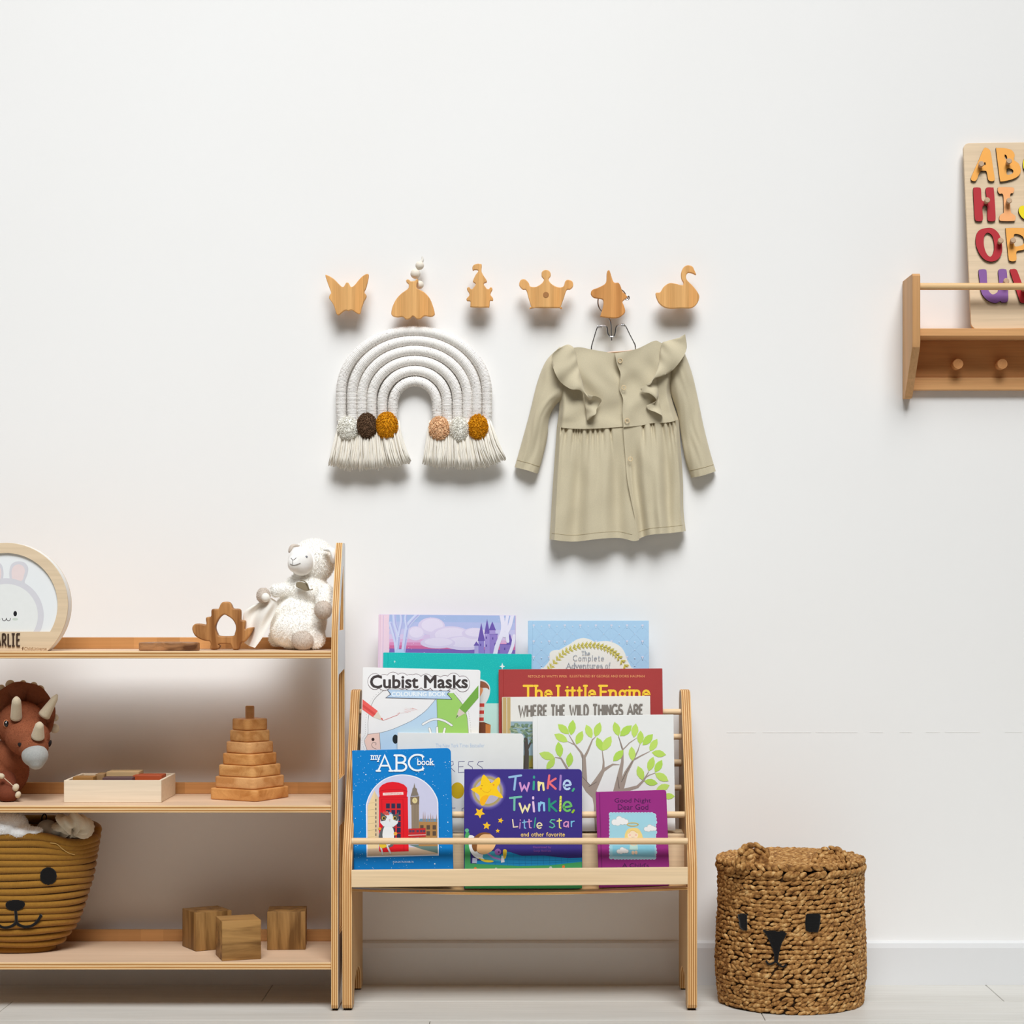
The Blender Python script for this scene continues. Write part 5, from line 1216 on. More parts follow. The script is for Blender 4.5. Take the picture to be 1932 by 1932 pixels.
for ch, cname, col, loops, kn in LETTERS:
    lt = thing('letter_tile', '%s wooden letter %s with a round peg on the puzzle board' % (cname, ch), 'letter', group='letters on the alphabet board')
    lt.matrix_world = board.matrix_world.copy(); lt.location = board.location; lt.rotation_euler = board.rotation_euler
    lp = [[pb.L(p) for p in za(catmull(l, 4))] for l in loops]
    vf = slab(lp, 0.005, 0.0002); fm = face_kinds(vf, 2, 0.95)
    obj('letter', ([(a, -0.0026 - c, b_) for a, b_, c in vf[0]], vf[1]), [plain('%s_letter_paint_%s' % (cname, ch), col, 0.55, 0.25, var=0.06, vscale=50), BURNT], lt, angle=30, fm=fm, local=True)
    k = pb.L(za([kn])[0])
    o = obj('knob', tube([(k[0], -0.0051, k[1]), (k[0], -0.008, k[1]), (k[0], -0.0185, k[1]), (k[0], -0.02, k[1])], [0.0042, 0.0042, 0.0058, 0.0048], 18), KNOB, lt, angle=30, local=True)

# ================================================================== things on the top shelf board
Z1, Z2, Z3 = [z + 0.0003 for z in ZTOP]
# ---- round wooden frame with a mouse picture
fr = thing('round_money_box', 'round birch-faced money box with a printed bunny and dark name letters', 'money box')
fp = Panel(); s = 8.4; zz = zoomer(0, 1010, s)
yb_ = CY + (CAMZ - Z1) * F / 4.018
fp.frame(fr, (11 - 117, 1024), (128, 1024), (11 - 117, yb_), 4.018, 4.018)
cx, cy, R, r = 11.0, 1141.0, 117.0, 97.5
def carc(rad, ylim, n=72):
    a0 = math.asin((ylim - cy) / rad)
    return [(cx + rad * math.cos(t), cy + rad * math.sin(t)) for t in np.linspace(a0, -math.pi - a0, n)]
lo = [fp.L(p) for p in carc(R, yb_)]; hi = [fp.L(p) for p in carc(r, 1191.9)]
FRAME = wood('frame_birch', (233, 211, 180), (224, 196, 160), 'X', grain=0.4, contrast=0.5)
vf = slab([lo, hi], 0.004, 0.0003); obj('front_frame', ([(a, 0.002 - c, b_) for a, b_, c in vf[0]], vf[1]), FRAME, fr, angle=30, local=True)
vf = slab([lo], 0.004, 0.0003); obj('back_plate', ([(a, 0.032 - c, b_) for a, b_, c in vf[0]], vf[1]), FRAME, fr, angle=30, local=True)
n = len(lo); mid = [(a, 0.004, b_) for a, b_ in lo] + [(a, 0.030, b_) for a, b_ in lo]
obj('side_band', (mid, [(i, (i + 1) % n, n + (i + 1) % n, n + i) for i in range(n)]), plain('white_band', (236, 233, 228), 0.5), fr, angle=30, local=True)
hi2 = [fp.L(p) for p in carc(r + 3, 1194)]
vf = slab([hi2], 0.002, 0.0); obj('picture_panel', ([(a, 0.0056 - c, b_) for a, b_, c in vf[0]], vf[1]), plain('picture_acrylic', (240, 242, 242), 0.3, 0.4), fr, smooth=False, local=True)
fp.y0 = 0.00435
LIL, PNK, HEAD = (220, 218, 223), (240, 222, 220), (238, 239, 236)
ear = [(150, 720), (138, 600), (160, 480), (220, 425), (300, 413), (380, 432), (436, 505), (430, 600), (385, 720), (370, 800), (160, 800)]
inn = [(182, 690), (174, 570), (210, 490), (280, 460), (350, 482), (386, 552), (370, 640), (335, 720), (200, 720)]
mir = lambda q: [(184 - a, b_) for a, b_ in q]
for q in (ear, mir(ear)): fp.poly(zz(q), LIL, True)
for q in (inn, mir(inn)): fp.poly(zz(q), PNK, True)
def headpoly(rx, ry, yb2): return [(92 + rx * math.cos(t), min(1270 - ry * math.sin(t), yb2)) for t in np.linspace(-0.55, math.pi + 0.55, 50)]
fp.poly(zz(headpoly(593, 590, 1528)), LIL); fp.poly(zz(headpoly(500, 500, 1528)), HEAD)
for q in (232, -48):
    fp.disc(q / s, 1010 + 1330 / s, 46 / s, 20 / s, (208, 217, 204)); fp.disc(q / s, 1010 + 1242 / s, 29 / s, 42 / s, (30, 29, 34))
fp.strokes([zz(catmull([(25, 1315), (35, 1345), (60, 1356), (85, 1338), (91, 1315), (98, 1338), (122, 1356), (148, 1345), (158, 1315)], 5, False))], 1.2, (62, 50, 58))
for nm, V in list(fp.parts.items()): pass
fp.y0 = -0.0003; keep = fp.parts; fp.parts = {'picture_print': keep['cover_print']}; fp.finish(); fp.parts = {}
fp.text('ChildUniverse', 385 / s, 740 / s, 1010 + 1772 / s, 1010 + 1820 / s, (164, 122, 78)); fp.dots(zz([(364, 1776)]), -1.2, (120, 84, 50)); fp.strokes([zz([(360, 1790), (358, 1815)]), zz([(348, 1792), (372, 1800)])], 1.2, (120, 84, 50), 'cover_print')
fp.finish()
NAME_INK = plain('dark_cut_letter', (70, 50, 36), 0.7)
xs = {'C': (-196, -146), 'H': (-122, -72), 'A': (-52, 12), 'R': (40, 96), 'L': (128, 176), 'I': (188, 236), 'E': (266, 318)}
for chh, (a, b_) in xs.items():
    sts = stroke_text(chh, a, b_, 1752, 192) if chh != 'I' else [[(212, 1752), (212, 1560)], [(192, 1752), (234, 1752)], [(190, 1560), (236, 1560)]]
    vf = []
    for st_ in sts:
        q = [fp.L(p) for p in zz(st_)]
        vf.append(tube([(u, -0.0016, w) for u, w in q], 0.0019, 8, flat=0.8))
    obj('name_letter', join(*vf), NAME_INK, fr, local=True)
q = fp.L(zz([(1016, 800)])[0])
obj('white_plug', tube([(q[0] - 0.002, 0.004, q[1]), (q[0] + 0.0012, 0.004, q[1])], 0.0025, 10), plain('white_plastic', (240, 240, 238), 0.4), fr, local=True)

# ---- flat wooden toy lying down
TEAK = wood('walnut_toy_wood', (184, 134, 90), (96, 60, 36), 'X', grain=1.8, contrast=1.8, rot=(0.2, 0.5, 0.1))
TEAK2 = wood('oak_toy_wood', (206, 150, 92), (140, 90, 46), 'Z', grain=1.7, contrast=1.8, rot=(0, -0.55, 0))
c0, c1 = P(262, 1228, 4.03), P(371, 1228, 4.03)
xa, xb, ya = c0.x, c1.x, c0.y; w_ = xb - xa
lp = catmull([(xa, ya + .004), (xa + .2 * w_, ya + .0), (xa + .36 * w_, ya + .006), (xa + .52 * w_, ya - .001), (xa + .7 * w_, ya + .002), (xa + .85 * w_, ya - .001), (xb, ya + .006), (xb + .001, ya + .03), (xb - .01, ya + .052), (xa + .7 * w_, ya + .066), (xa + .4 * w_, ya + .07), (xa + .15 * w_, ya + .06), (xa - .001, ya + .04)], 6)
hl = [(xa + .5 * w_ + .026 * math.cos(t), ya + .036 + .017 * math.sin(t)) for t in np.linspace(0, 2 * math.pi, 26, endpoint=False)]
vf = slab([lp, hl], 0.0155, 0.002); vf = ([(a, b_, Z1 + 0.00775 + c) for a, b_, c in vf[0]], vf[1])
tag(obj('wooden_teether', vf, TEAK, angle=40), 'dark grained wooden ring toy lying flat on the top board', 'toy')
# ---- stegosaurus ring toy
zd = zoomer(340, 1120, 12.075); DD = 4.088
stg = [(270, 820), (285, 740), (350, 692), (450, 690), (540, 705), (580, 715), (592, 680), (580, 590), (592, 550), (640, 535), (685, 530), (705, 500), (705, 400), (740, 355), (860, 350), (885, 320), (920, 240), (980, 195), (1100, 195), (1160, 250), (1205, 340), (1320, 350), (1375, 400), (1378, 580), (1400, 610), (1460, 618), (1485, 650), (1470, 780), (1480, 820), (1550, 785), (1670, 772), (1665, 810), (1600, 930), (1480, 1090), (1400, 1120), (1360, 1180), (1350, 1240), (1320, 1280), (1220, 1285), (1180, 1250), (1150, 1180), (1110, 1155), (880, 1155), (900, 1200), (880, 1255), (820, 1282), (700, 1278), (680, 1240), (690, 1150), (660, 1095), (560, 1080), (450, 1040), (350, 980), (300, 910)]
hol = [(1000, 485), (1100, 530), (1190, 600), (1250, 700), (1265, 800), (1240, 910), (1195, 968), (900, 968), (840, 900), (805, 800), (815, 710), (860, 610), (920, 530)]
f2 = lambda q: [(v.x, v.z) for v in (P(a, b_, DD) for a, b_ in zd(q))]
A_, B_ = catmull(f2(stg), 4), catmull(f2(hol), 5)
dz = Z1 - min(b_ for a, b_ in A_); A_ = [(a, b_ + dz) for a, b_ in A_]; B_ = [(a, b_ + dz) for a, b_ in B_]
tag(obj('dinosaur_teether', slab_xz([A_, B_], CAMY + DD, 0.018, 0.0026), TEAK2, angle=45), 'upright wooden stegosaurus ring toy beside the lamb', 'toy')

# ---- lamb soft toy
LS = 7.727
def LZ(x, y, d): return P(440 + x / LS, 1000 + y / LS, d)
def LK(d): return d / F / LS
WOOL = fibre('lamb_plush', (253, 251, 246), 0.04, 60)
SUEDE = cloth('taupe_velour', (214, 200, 186), var=0.12, weave=900, blotch=90, bump=0.2)
FACE = cloth('cream_velour', (250, 247, 242), var=0.04, weave=1200, blotch=60, bump=0.08)
lamb = thing('lamb_soft_toy', 'sitting white fluffy lamb soft toy with taupe paws in the top shelf corner', 'soft toy', (LZ(960, 1700, 4.13).x, CAMY + 4.13, Z1))
k = LK(4.13)
torso = ellipsoid(LZ(955, 1310, 4.14), (400 * k, 0.052, 425 * k), nu=28, nv=18)
belly = ellipsoid(LZ(930, 1450, 4.12), (380 * k, 0.045, 285 * k), nu=24, nv=16)
head = ellipsoid(LZ(1170, 450, 4.145), (312 * k, 0.042, 318 * k), roty(8), nu=28, nv=18)
chest = ellipsoid(LZ(1060, 880, 4.14), (330 * k, 0.042, 260 * k), nu=24, nv=16)
def cap(p0, p1, r0, r1): return tube([p0 + (p1 - p0) * t for t in np.linspace(0, 1, 8)], list(np.linspace(r0, r1, 8)), 14)
armL = cap(LZ(860, 860, 4.12), LZ(560, 890, 4.10), 105 * k, 85 * k); armR = cap(LZ(1330, 850, 4.11), LZ(1315, 1120, 4.075), 120 * k, 105 * k)
legR = cap(LZ(1180, 1560, 4.12), LZ(1190, 1600, 4.085), 160 * k, 130 * k); legL = cap(LZ(660, 1560, 4.15), LZ(600, 1600, 4.135), 140 * k, 100 * k)
body = blob([torso, belly, chest, head, armL, armR, legR, legL], 0.0032, 5)
zmin = min(v[2] for v in body[0]); body = ([(a, b_, max(c, Z1 + 0.0005)) for a, b_, c in body[0]], body[1])
bo_ = obj('body', body, WOOL, lamb, angle=180)
muz = ellipsoid(LZ(985, 455, 4.105), (185 * k, 0.026, 215 * k), roty(-12), nu=26, nv=18)
muz2 = ellipsoid(LZ(900, 490, 4.094), (110 * k, 0.018, 130 * k), nu=22, nv=14)
def not_face(p):
    q = np.array(LZ(970, 460, 4.10)); return (((p[:, 0] - q[0]) / (215 * k)) ** 2 + ((p[:, 2] - q[2]) / (225 * k)) ** 2 > 1) | (p[:, 1] > q[1] + 0.03)
obj('fur', spikes(body, 22000, 0.0040, 0.0006, 0.9, keep=not_face, droop=0.3), WOOL, bo_, smooth=False, kind='stuff')
mz = obj('muzzle', blob([muz, muz2], 0.0025, 6), FACE, lamb, angle=180)
def on_front(x, y, c=(905, 480), r=(190, 225), d0=4.068, bulge=0.02):
    t = min(((x - c[0]) / r[0]) ** 2 + ((y - c[1]) / r[1]) ** 2, 1.0); return LZ(x, y, d0 + bulge * t)
GREY = plain('grey_embroidery', (122, 116, 110), 0.8)
def emb(nm, pts, rad, parent, n=16):
    me_ = np.array([v[:] for v in []]) if False else None
    return obj(nm, tube(resample([tuple(q) for q in pts], n), rad, 6), GREY, parent)
from mathutils.bvhtree import BVHTree
def stick(vf, pts2, d_off=0.0006, toz=None):
    """drop photo points on to a surface, seen from the front"""
    bt = BVHTree.FromPolygons([Vector(v) for v in vf[0]], vf[1]); c = Vector((0, CAMY, CAMZ)); out = []
    for p in pts2:
        r_ = (P(p[0], p[1], 1.0) - c).normalized(); h = bt.ray_cast(c, r_)
        if h[0] is not None: out.append(h[0] - r_ * d_off)
    return out
muzv = ([tuple(mz.data.vertices[i].co + Vector(origin_of(lamb))) for i in range(len(mz.data.vertices))], [tuple(p.vertices) for p in mz.data.polygons])
lz2 = zoomer(440, 1000, LS)
for nm, q in (('nose_stitching', [(842, 408), (858, 425), (870, 438), (895, 425), (920, 402)]), ('nose_stitching', [(868, 438), (866, 500)]), ('mouth_stitching', [(832, 495), (870, 512), (925, 505), (980, 482)])):
    pp = stick(muzv, lz2(catmull(q, 4, False)))
    if len(pp) > 2: obj(nm, tube(pp, 0.00055, 6), GREY, lamb)
for q in ((1068, 388),):
    pp = stick(muzv, lz2([q]))
    c = pp[0] if pp else LZ(1068, 388, 4.085)
    obj('eye', ellipsoid(c, (0.0024, 0.0012, 0.0021), nu=14, nv=9), plain('eye_grey', (128, 130, 136), 0.3, 0.5), lamb, angle=180)
def earm(a, b_, c, w0, w1, d, tilt):
    return tube(resample([tuple(LZ(*a, d)), tuple(LZ(*b_, d - 0.006)), tuple(LZ(*c, d - 0.010))], 12), [w0 * k * f for f in (0.5, .75, .9, 1, 1.05, 1.1, 1.1, 1.05, 1.0, .9, .7, .35)], 16, flat=0.45)
obj('ear', earm((1330, 290), (1450, 300), (1490, 470), 78, 90, 4.105, 0), FACE, lamb, angle=180)
obj('ear', earm((960, 230), (860, 235), (815, 330), 50, 60, 4.115, 0), SUEDE, lamb, angle=180)
obj('ear_inner', ellipsoid(LZ(1462, 420, 4.092), (55 * k, 0.004, 80 * k), roty(-12), nu=16, nv=10), SUEDE, lamb, angle=180)
def furry(nm, c, r_, n, rot=None):
    vf = ellipsoid(c, r_, rot, nu=22, nv=14); o = obj(nm, vf, SUEDE, lamb, angle=180)
    obj('nap', spikes(vf, n, 0.0018, 0.0004, 0.7), SUEDE, o, smooth=False, kind='stuff')
furry('paw', LZ(1312, 1165, 4.066), (128 * k, 0.016, 132 * k), 1400)
furry('paw', LZ(440, 955, 4.098), (100 * k, 0.014, 110 * k), 1000)
furry('foot', LZ(1012, 1615, 4.074), (158 * k, 0.017, 138 * k), 1600, roty(12))
pl = [(915 + 0, 810), (925, 765), (985, 755), (1060, 778), (1100, 830), (1108, 878), (1060, 886), (990, 858), (930, 835)]
mc = [LZ(a, b_, 4.088) for a, b_ in catmull(pl, 4)]
obj('medallion', slab_xz([[(v.x, v.z) for v in mc]], CAMY + 4.086, 0.004, 0.0012), cloth('medallion_felt', (152, 138, 112), var=0.2), lamb)
obj('neck_ribbon', tube(resample([tuple(LZ(980, 738, 4.098)), tuple(LZ(1030, 745, 4.088)), tuple(LZ(1080, 790, 4.084)), tuple(LZ(1110, 870, 4.086)), tuple(LZ(1158, 862, 4.088))], 20), 0.0011, 6), plain('ribbon', (134, 122, 98), 0.8), lamb)
# ---- comforter cloth in the lamb's paw
CLOTH = cloth('cream_muslin', (249, 245, 236), var=0.06, weave=1300, blotch=40, bump=0.15)
cf = thing('comforter_cloth', 'cream comforter cloth with a knotted corner held by the lamb', 'comforter', tuple(LZ(330, 1700, 4.08)))
G = coons(lz2([(415, 1040), (470, 1020), (560, 990)]), lz2([(165, 1650), (235, 1690), (318, 1718)]), lz2([(415, 1040), (250, 1120), (150, 1220), (140, 1400), (165, 1650)]), lz2([(560, 990), (640, 1060), (610, 1200), (520, 1400), (410, 1590), (318, 1718)]), 40, 50)
cfn = lambda u, v: 0.170 + 0.034 * u ** 1.3 - 0.004 * v + 0.007 * math.sin(2 * math.pi * (1.7 * u + .1)) * (0.25 + .75 * math.sin(math.pi * min(1, v * .9 + .1))) + 0.002 * math.sin(9 * u + 7 * v)
obj('cloth', shell(G, cfn, lambda u, v: cfn(u, v) - 0.0025), CLOTH, cf, angle=70)
obj('knot', ellipsoid(LZ(472, 985, 4.086), (62 * k, 0.009, 68 * k), nu=20, nv=14), CLOTH, cf, angle=180)

# ================================================================== things on the middle board
# ---- triceratops soft toy
TS = 6.9
def TZ(x, y, d): return P(x / TS, 1260 + y / TS, d)
kt = 4.12 / F / TS
RUST = cloth('rust_plush', (154, 90, 62), var=0.3, weave=700, blotch=160, bump=0.5, sheen=0.0)
RUSTD = cloth('dark_rust_plush', (124, 66, 46), var=0.3, weave=700, blotch=160, bump=0.5, sheen=0.0)
CREAM = cloth('cream_plush', (216, 200, 172), var=0.1, weave=900, blotch=90, bump=0.2)
GREYP = cloth('grey_plush', (176, 176, 172), var=0.22, weave=700, blotch=200, bump=0.25)
tr = thing('triceratops_soft_toy', 'rust-brown triceratops soft toy with cream horns and grey beak', 'soft toy', (TZ(150, 1740, 4.12).x, CAMY + 4.12, Z2))
bodyt = blob([ellipsoid(TZ(-40, 1330, 4.155), (420 * kt, 0.055, 390 * kt), nu=26, nv=16), ellipsoid(TZ(150, 1160, 4.14), (240 * kt, 0.04, 260 * kt), nu=22, nv=14),
              ellipsoid(TZ(290, 730, 4.115), (320 * kt, 0.045, 300 * kt), nu=26, nv=16), ellipsoid(TZ(360, 900, 4.09), (285 * kt, 0.042, 250 * kt), nu=26, nv=16), ellipsoid(TZ(430, 1030, 4.068), (200 * kt, 0.03, 170 * kt), nu=22, nv=14)], 0.0032, 6)
bodyt = ([(a, b_, max(c, Z2 + 0.0005)) for a, b_, c in bodyt[0]], bodyt[1])
tb_ = obj('body', bodyt, RUST, tr, angle=180)
obj('nap', spikes(bodyt, 16000, 0.0014, 0.00035, 0.9), RUST, tb_, smooth=False, kind='stuff')
# frill: padded scalloped disc with quilted segments
fv, ff = [], []; N, Mr = 64, 12
fc = TZ(315, 600, 4.135)
for side in (0, 1):
    for j in range(Mr + 1):
        f = j / Mr
        for i in range(N):
            t = 2 * math.pi * i / N; seg = abs(math.sin(4 * (t + 0.2)))
            puff = 0.013 * math.sin(math.pi * min(f, 1)) ** 0.6 * (0.45 + 0.55 * seg ** 0.5)
            fv.append((fc.x + 432 * kt * f * math.cos(t) * (1 + 0.015 * math.sin(8 * t)), fc.y + (-puff if side == 0 else puff * .5) - 0.016 * f * f, fc.z + 425 * kt * f * math.sin(t) * (1 + 0.015 * math.sin(8 * t))))
o2 = (Mr + 1) * N
for side in (0, 1):
    for j in range(Mr):
        for i in range(N):
            a, b_ = side * o2 + j * N + i, side * o2 + j * N + (i + 1) % N
            q = (a, a + N, b_ + N, b_); ff.append(q if side == 1 else q[::-1])
fo_ = obj('frill', (fv, ff), RUST, tr, angle=180)
obj('nap', spikes((fv, ff), 9000, 0.0014, 0.00035, 0.9), RUST, fo_, smooth=False, kind='stuff')
for (x, y, r_) in ((135, 222, 66), (300, 205, 46), (440, 235, 52), (520, 285, 60), (590, 385, 52), (712, 790, 62), (718, 650, 46), (20, 270, 52)):
    obj('frill_scallop', ellipsoid(TZ(x, y, 4.13), (r_ * kt, 0.006, r_ * kt), nu=14, nv=10), CREAM, tr, angle=180)
def horn(p0, p1, r0, r1):
    fs = np.linspace(0, 1, 12); pr = [r0 * (1 - f) + r1 * f for f in fs]; pr[-1] = r1 * .45; pr[-2] = r1 * .85
    return tube([p0 + (p1 - p0) * f for f in fs], pr, 18)
obj('horn', horn(TZ(212, 650, 4.072), TZ(215, 385, 4.045), 76 * kt, 54 * kt), CREAM, tr, angle=180)
obj('horn', horn(TZ(575, 620, 4.085), TZ(742, 352, 4.07), 80 * kt, 34 * kt), CREAM, tr, angle=180)
obj('horn', horn(TZ(492, 895, 4.05), TZ(518, 712, 4.03), 86 * kt, 46 * kt), CREAM, tr, angle=180)
bk_ = blob([ellipsoid(TZ(455, 1140, 4.052), (172 * kt, 0.024, 150 * kt), nu=24, nv=16), ellipsoid(TZ(470, 1220, 4.05), (110 * kt, 0.018, 105 * kt), nu=20, nv=14)], 0.0025, 6)
obj('beak', bk_, GREYP, tr, angle=180)
surf = bodyt
pp = stick(surf, [(x / TS, 1260 + y / TS) for x, y in ((82, 726), (262, 1002), (655, 985), (20, 1000))], 0.0)
if len(pp) > 1:
    e = pp[0]; obj('eye_rim', ellipsoid(e, (0.0058, 0.0025, 0.0078), nu=18, nv=12), cloth('orange_felt', (222, 140, 92)), tr, angle=180)
    eo = obj('eye', ellipsoid(e + Vector((0.0003, -0.0018, 0)), (0.0046, 0.0024, 0.0064), nu=18, nv=12), plain('black_eye', (14, 12, 12), 0.08, 0.6), tr, angle=180)
    obj('eye_glint', ellipsoid(e + Vector((0.0006, -0.0043, 0.002)), (0.0012, 0.0006, 0.0015), nu=10, nv=8), plain('eye_white', (240, 240, 240), 0.3), tr, angle=180)
    obj('nostril', ellipsoid(pp[1], (0.0052, 0.0022, 0.0038), roty(35), nu=16, nv=10), plain('nostril_black', (26, 16, 14), 0.8), tr, angle=180)
obj('nostril', ellipsoid(TZ(650, 985, 4.085), (0.003, 0.003, 0.007), roty(15), nu=14, nv=10), plain('nostril_black', (26, 16, 14), 0.8), tr, angle=180)
leg = blob([cap(TZ(60, 1440, 4.12), TZ(95, 1640, 4.082), 150 * kt, 135 * kt), ellipsoid(TZ(110, 1640, 4.078), (140 * kt, 0.022, 118 * kt), nu=20, nv=14)], 0.003, 5)
leg = ([(a, b_, max(c, Z2 + 0.0004)) for a, b_, c in leg[0]], leg[1])
obj('leg', leg, RUSTD, tr, angle=180)
for (x, y, r1, r2) in ((205, 1558, 42, 52), (235, 1652, 36, 46), (20, 1410, 40, 36)):
    obj('toe', ellipsoid(TZ(x, y, 4.066), (r1 * kt, 0.006, r2 * kt), roty(25), nu=14, nv=10), CREAM, tr, angle=180)
pipe = [TZ(x, y, 4.066) for x, y in ((-10, 1360), (60, 1440), (130, 1500), (175, 1545))]
obj('piping', tube(resample([tuple(q) for q in pipe], 14), 0.0007, 6), CREAM, tr)

# ---- tray of coloured blocks
TRAY = wood('poplar_tray', (240, 224, 200), (232, 214, 188), 'X', grain=0.4, contrast=0.4)
c0, c1 = P(120.5, 1514, 4.055), P(304.3, 1514, 4.055)
x0, x1, y0 = c0.x, c1.x, c0.y; y1 = y0 + 0.158; zt = Z2 + 0.0425; th = 0.0055
tray = thing('block_tray', 'low pale wooden tray of coloured blocks on the middle board', 'tray', ((x0 + x1) / 2, (y0 + y1) / 2, Z2))
for a in (box(x0, x1, y0, y0 + th, Z2, zt, .0006, 1), box(x0, x1, y1 - th, y1, Z2, zt, .0006, 1), box(x0, x0 + th, y0 + th, y1 - th, Z2, zt, .0006, 1), box(x1 - th, x1, y0 + th, y1 - th, Z2, zt, .0006, 1)):
    obj('tray_side', a, TRAY, tray, smooth=False)
obj('tray_base', box(x0 + th, x1 - th, y0 + th, y1 - th, Z2, Z2 + .004), TRAY, tray, smooth=False)
zb = Z2 + 0.0042
BL = [('ochre', 137, 176, 4.075, .034, .047, (164, 116, 58), 'ochre wooden block, leftmost in the tray'), ('plum', 193, 250, 4.075, .036, .0455, (98, 68, 68), 'plum brown wooden block in the middle of the tray'),
      ('rust', 250, 305, 4.10, .05, .0475, (176, 76, 34), 'rust orange wooden block, rightmost in the tray'), ('taupe', 180, 196, 4.115, .04, .049, (158, 122, 80), 'narrow taupe wooden block standing between ochre and plum blocks'),
      ('sand', 200, 262, 4.13, .05, .052, (198, 164, 118), 'sand coloured wooden block at the back of the tray')]
for nm, a, b_, d, dp, h, col, lab in BL:
    xa_, xb_ = P(a, 1480, d).x, P(b_, 1480, d).x; ya_ = CAMY + d
    o = obj('toy_block', box(xa_, xb_, ya_, ya_ + dp, zb, zb + h - .004, .0015, 2), wood('%s_block_wood' % nm, col, tuple(int(v * .8) for v in col), 'X', grain=0.8), angle=40)
    tag(o, lab, 'block', 'blocks in the tray')

# ---- stacking pyramid
PYR = [wood('alder_slice_%d' % i, *c, 'X', grain=1.5, contrast=1.6, rot=(0.1, 0.2 + .3 * i, 0.5 * i)) for i, c in enumerate((((222, 164, 100), (190, 126, 66)), ((224, 172, 116), (196, 138, 82)), ((226, 174, 112), (190, 132, 74))))]
sd = 4.142; cxp = P(471.3, 1500, sd).x; cyp = CAMY + sd
st_ = thing('stacking_pyramid', 'natural wooden stacking pyramid of rounded square slices on a peg', 'toy', (cxp, cyp, Z2))
def rsq(w, r, n=6):
    return rrect(w, w, r, r, n)
z = Z2
for i, (wid, ang) in enumerate(((491, 28), (436, 31), (392, 31), (342, 33), (300, 38), (258, 45), (227, 46))):
    c, s_ = math.cos(math.radians(ang)), math.sin(math.radians(ang)); ext = wid / 3.45 * (sd - 0.03) / F; r_ = 0.011
    w_ = (ext + 2 * r_ * (c + s_ - 1)) / (c + s_); h = 0.0221
    vf = slab([rsq(w_, r_)], h, 0.0028); A = -math.radians(ang)
    R2 = lambda a, b_: (cxp + (a - w_ / 2) * math.cos(A) - (b_ - w_ / 2) * math.sin(A), cyp + (a - w_ / 2) * math.sin(A) + (b_ - w_ / 2) * math.cos(A))
    vf = ([R2(a, b_) + (z + h / 2 + cc,) for a, b_, cc in vf[0]], vf[1])
    obj('slice', vf, PYR[i % 3], st_, angle=40); z += h + 0.0002
obj('peg', tube([(cxp, cyp, Z2 + .01), (cxp, cyp, z + 0.0225), (cxp, cyp, z + 0.0242)], [0.0088, 0.0088, 0.0076], 24), PYR[1], st_, angle=35)

# ================================================================== wooden cubes on the bottom board
OAK = [wood('oak_cube_%d' % i, (172, 130, 76), (110, 76, 38), ax, grain=1.7, contrast=1.7) for i, ax in enumerate('ZXZ')]
for i, (px, py, ang, lab) in enumerate(((335, 1233, 30, 'oak cube turned on edge behind the front cube, left of three'), (575, 1320, 18, 'oak cube with horizontal grain standing in front of the other two'), (985, 1220, 4, 'oak cube with vertical grain, right of three near the side panel'))):
    d = (CAMZ - Z3) * F / (1540 + py / 4.83 - CY); w_ = 0.0745
    c = P(300 + px / 4.83, 1540 + py / 4.83, d); a = math.radians(ang)
    # c is the near vertical edge; one face runs right and back, the other left and back
    ux, uy = math.cos(a), math.sin(a)
    cxx, cyy = c.x + (ux - uy) * w_ / 2, c.y + (uy + ux) * w_ / 2
    M = Matrix.Translation((cxx, cyy, Z3 + w_ / 2)) @ Matrix.Rotation(a, 4, 'Z')
    vf = box(-w_ / 2, w_ / 2, -w_ / 2, w_ / 2, -w_ / 2, w_ / 2, 0.0012, 2)
    me_o = obj('wooden_cube', vf, OAK[i], angle=40, local=True)
    me_o.matrix_world = M; me_o.location = M.translation; me_o.rotation_euler = (0, 0, a)
    tag(me_o, lab, 'block', 'oak cubes on the bottom board')

# ================================================================== mustard rope basket with a bear face
BCX, BD = P(29, 1700, 4.145).x, 4.145; BCY = CAMY + BD
BH = 0.240; TT = [0.0, .03, .065, .19, .26, .42, .6, .83, 1.0]; HW = [58, 78, 92, 114, 123, 136, 148, 157, 163]
KB = BD / F; ASP = 0.108 / 0.169
def bas_a(z): return float(np.interp((z - Z3) / BH, TT, HW)) * KB
def bas_dip(x, t): return -0.020 * math.exp(-((x - (P(135, 1590, 4.05).x)) / 0.045) ** 2) * smooth01((t - .72) / .28)
ROPE = cloth('mustard_rope', (166, 118, 46), var=0.28, weave=520, blotch=160, bump=0.4)
STITCH = plain('dark_stitch', (70, 44, 18), 0.9)
bas = thing('rope_basket', 'mustard rope basket with a black bear face on the bottom board', 'basket', (BCX, BCY, Z3))
NR = 18; rr_ = BH / NR / 2
stit = []
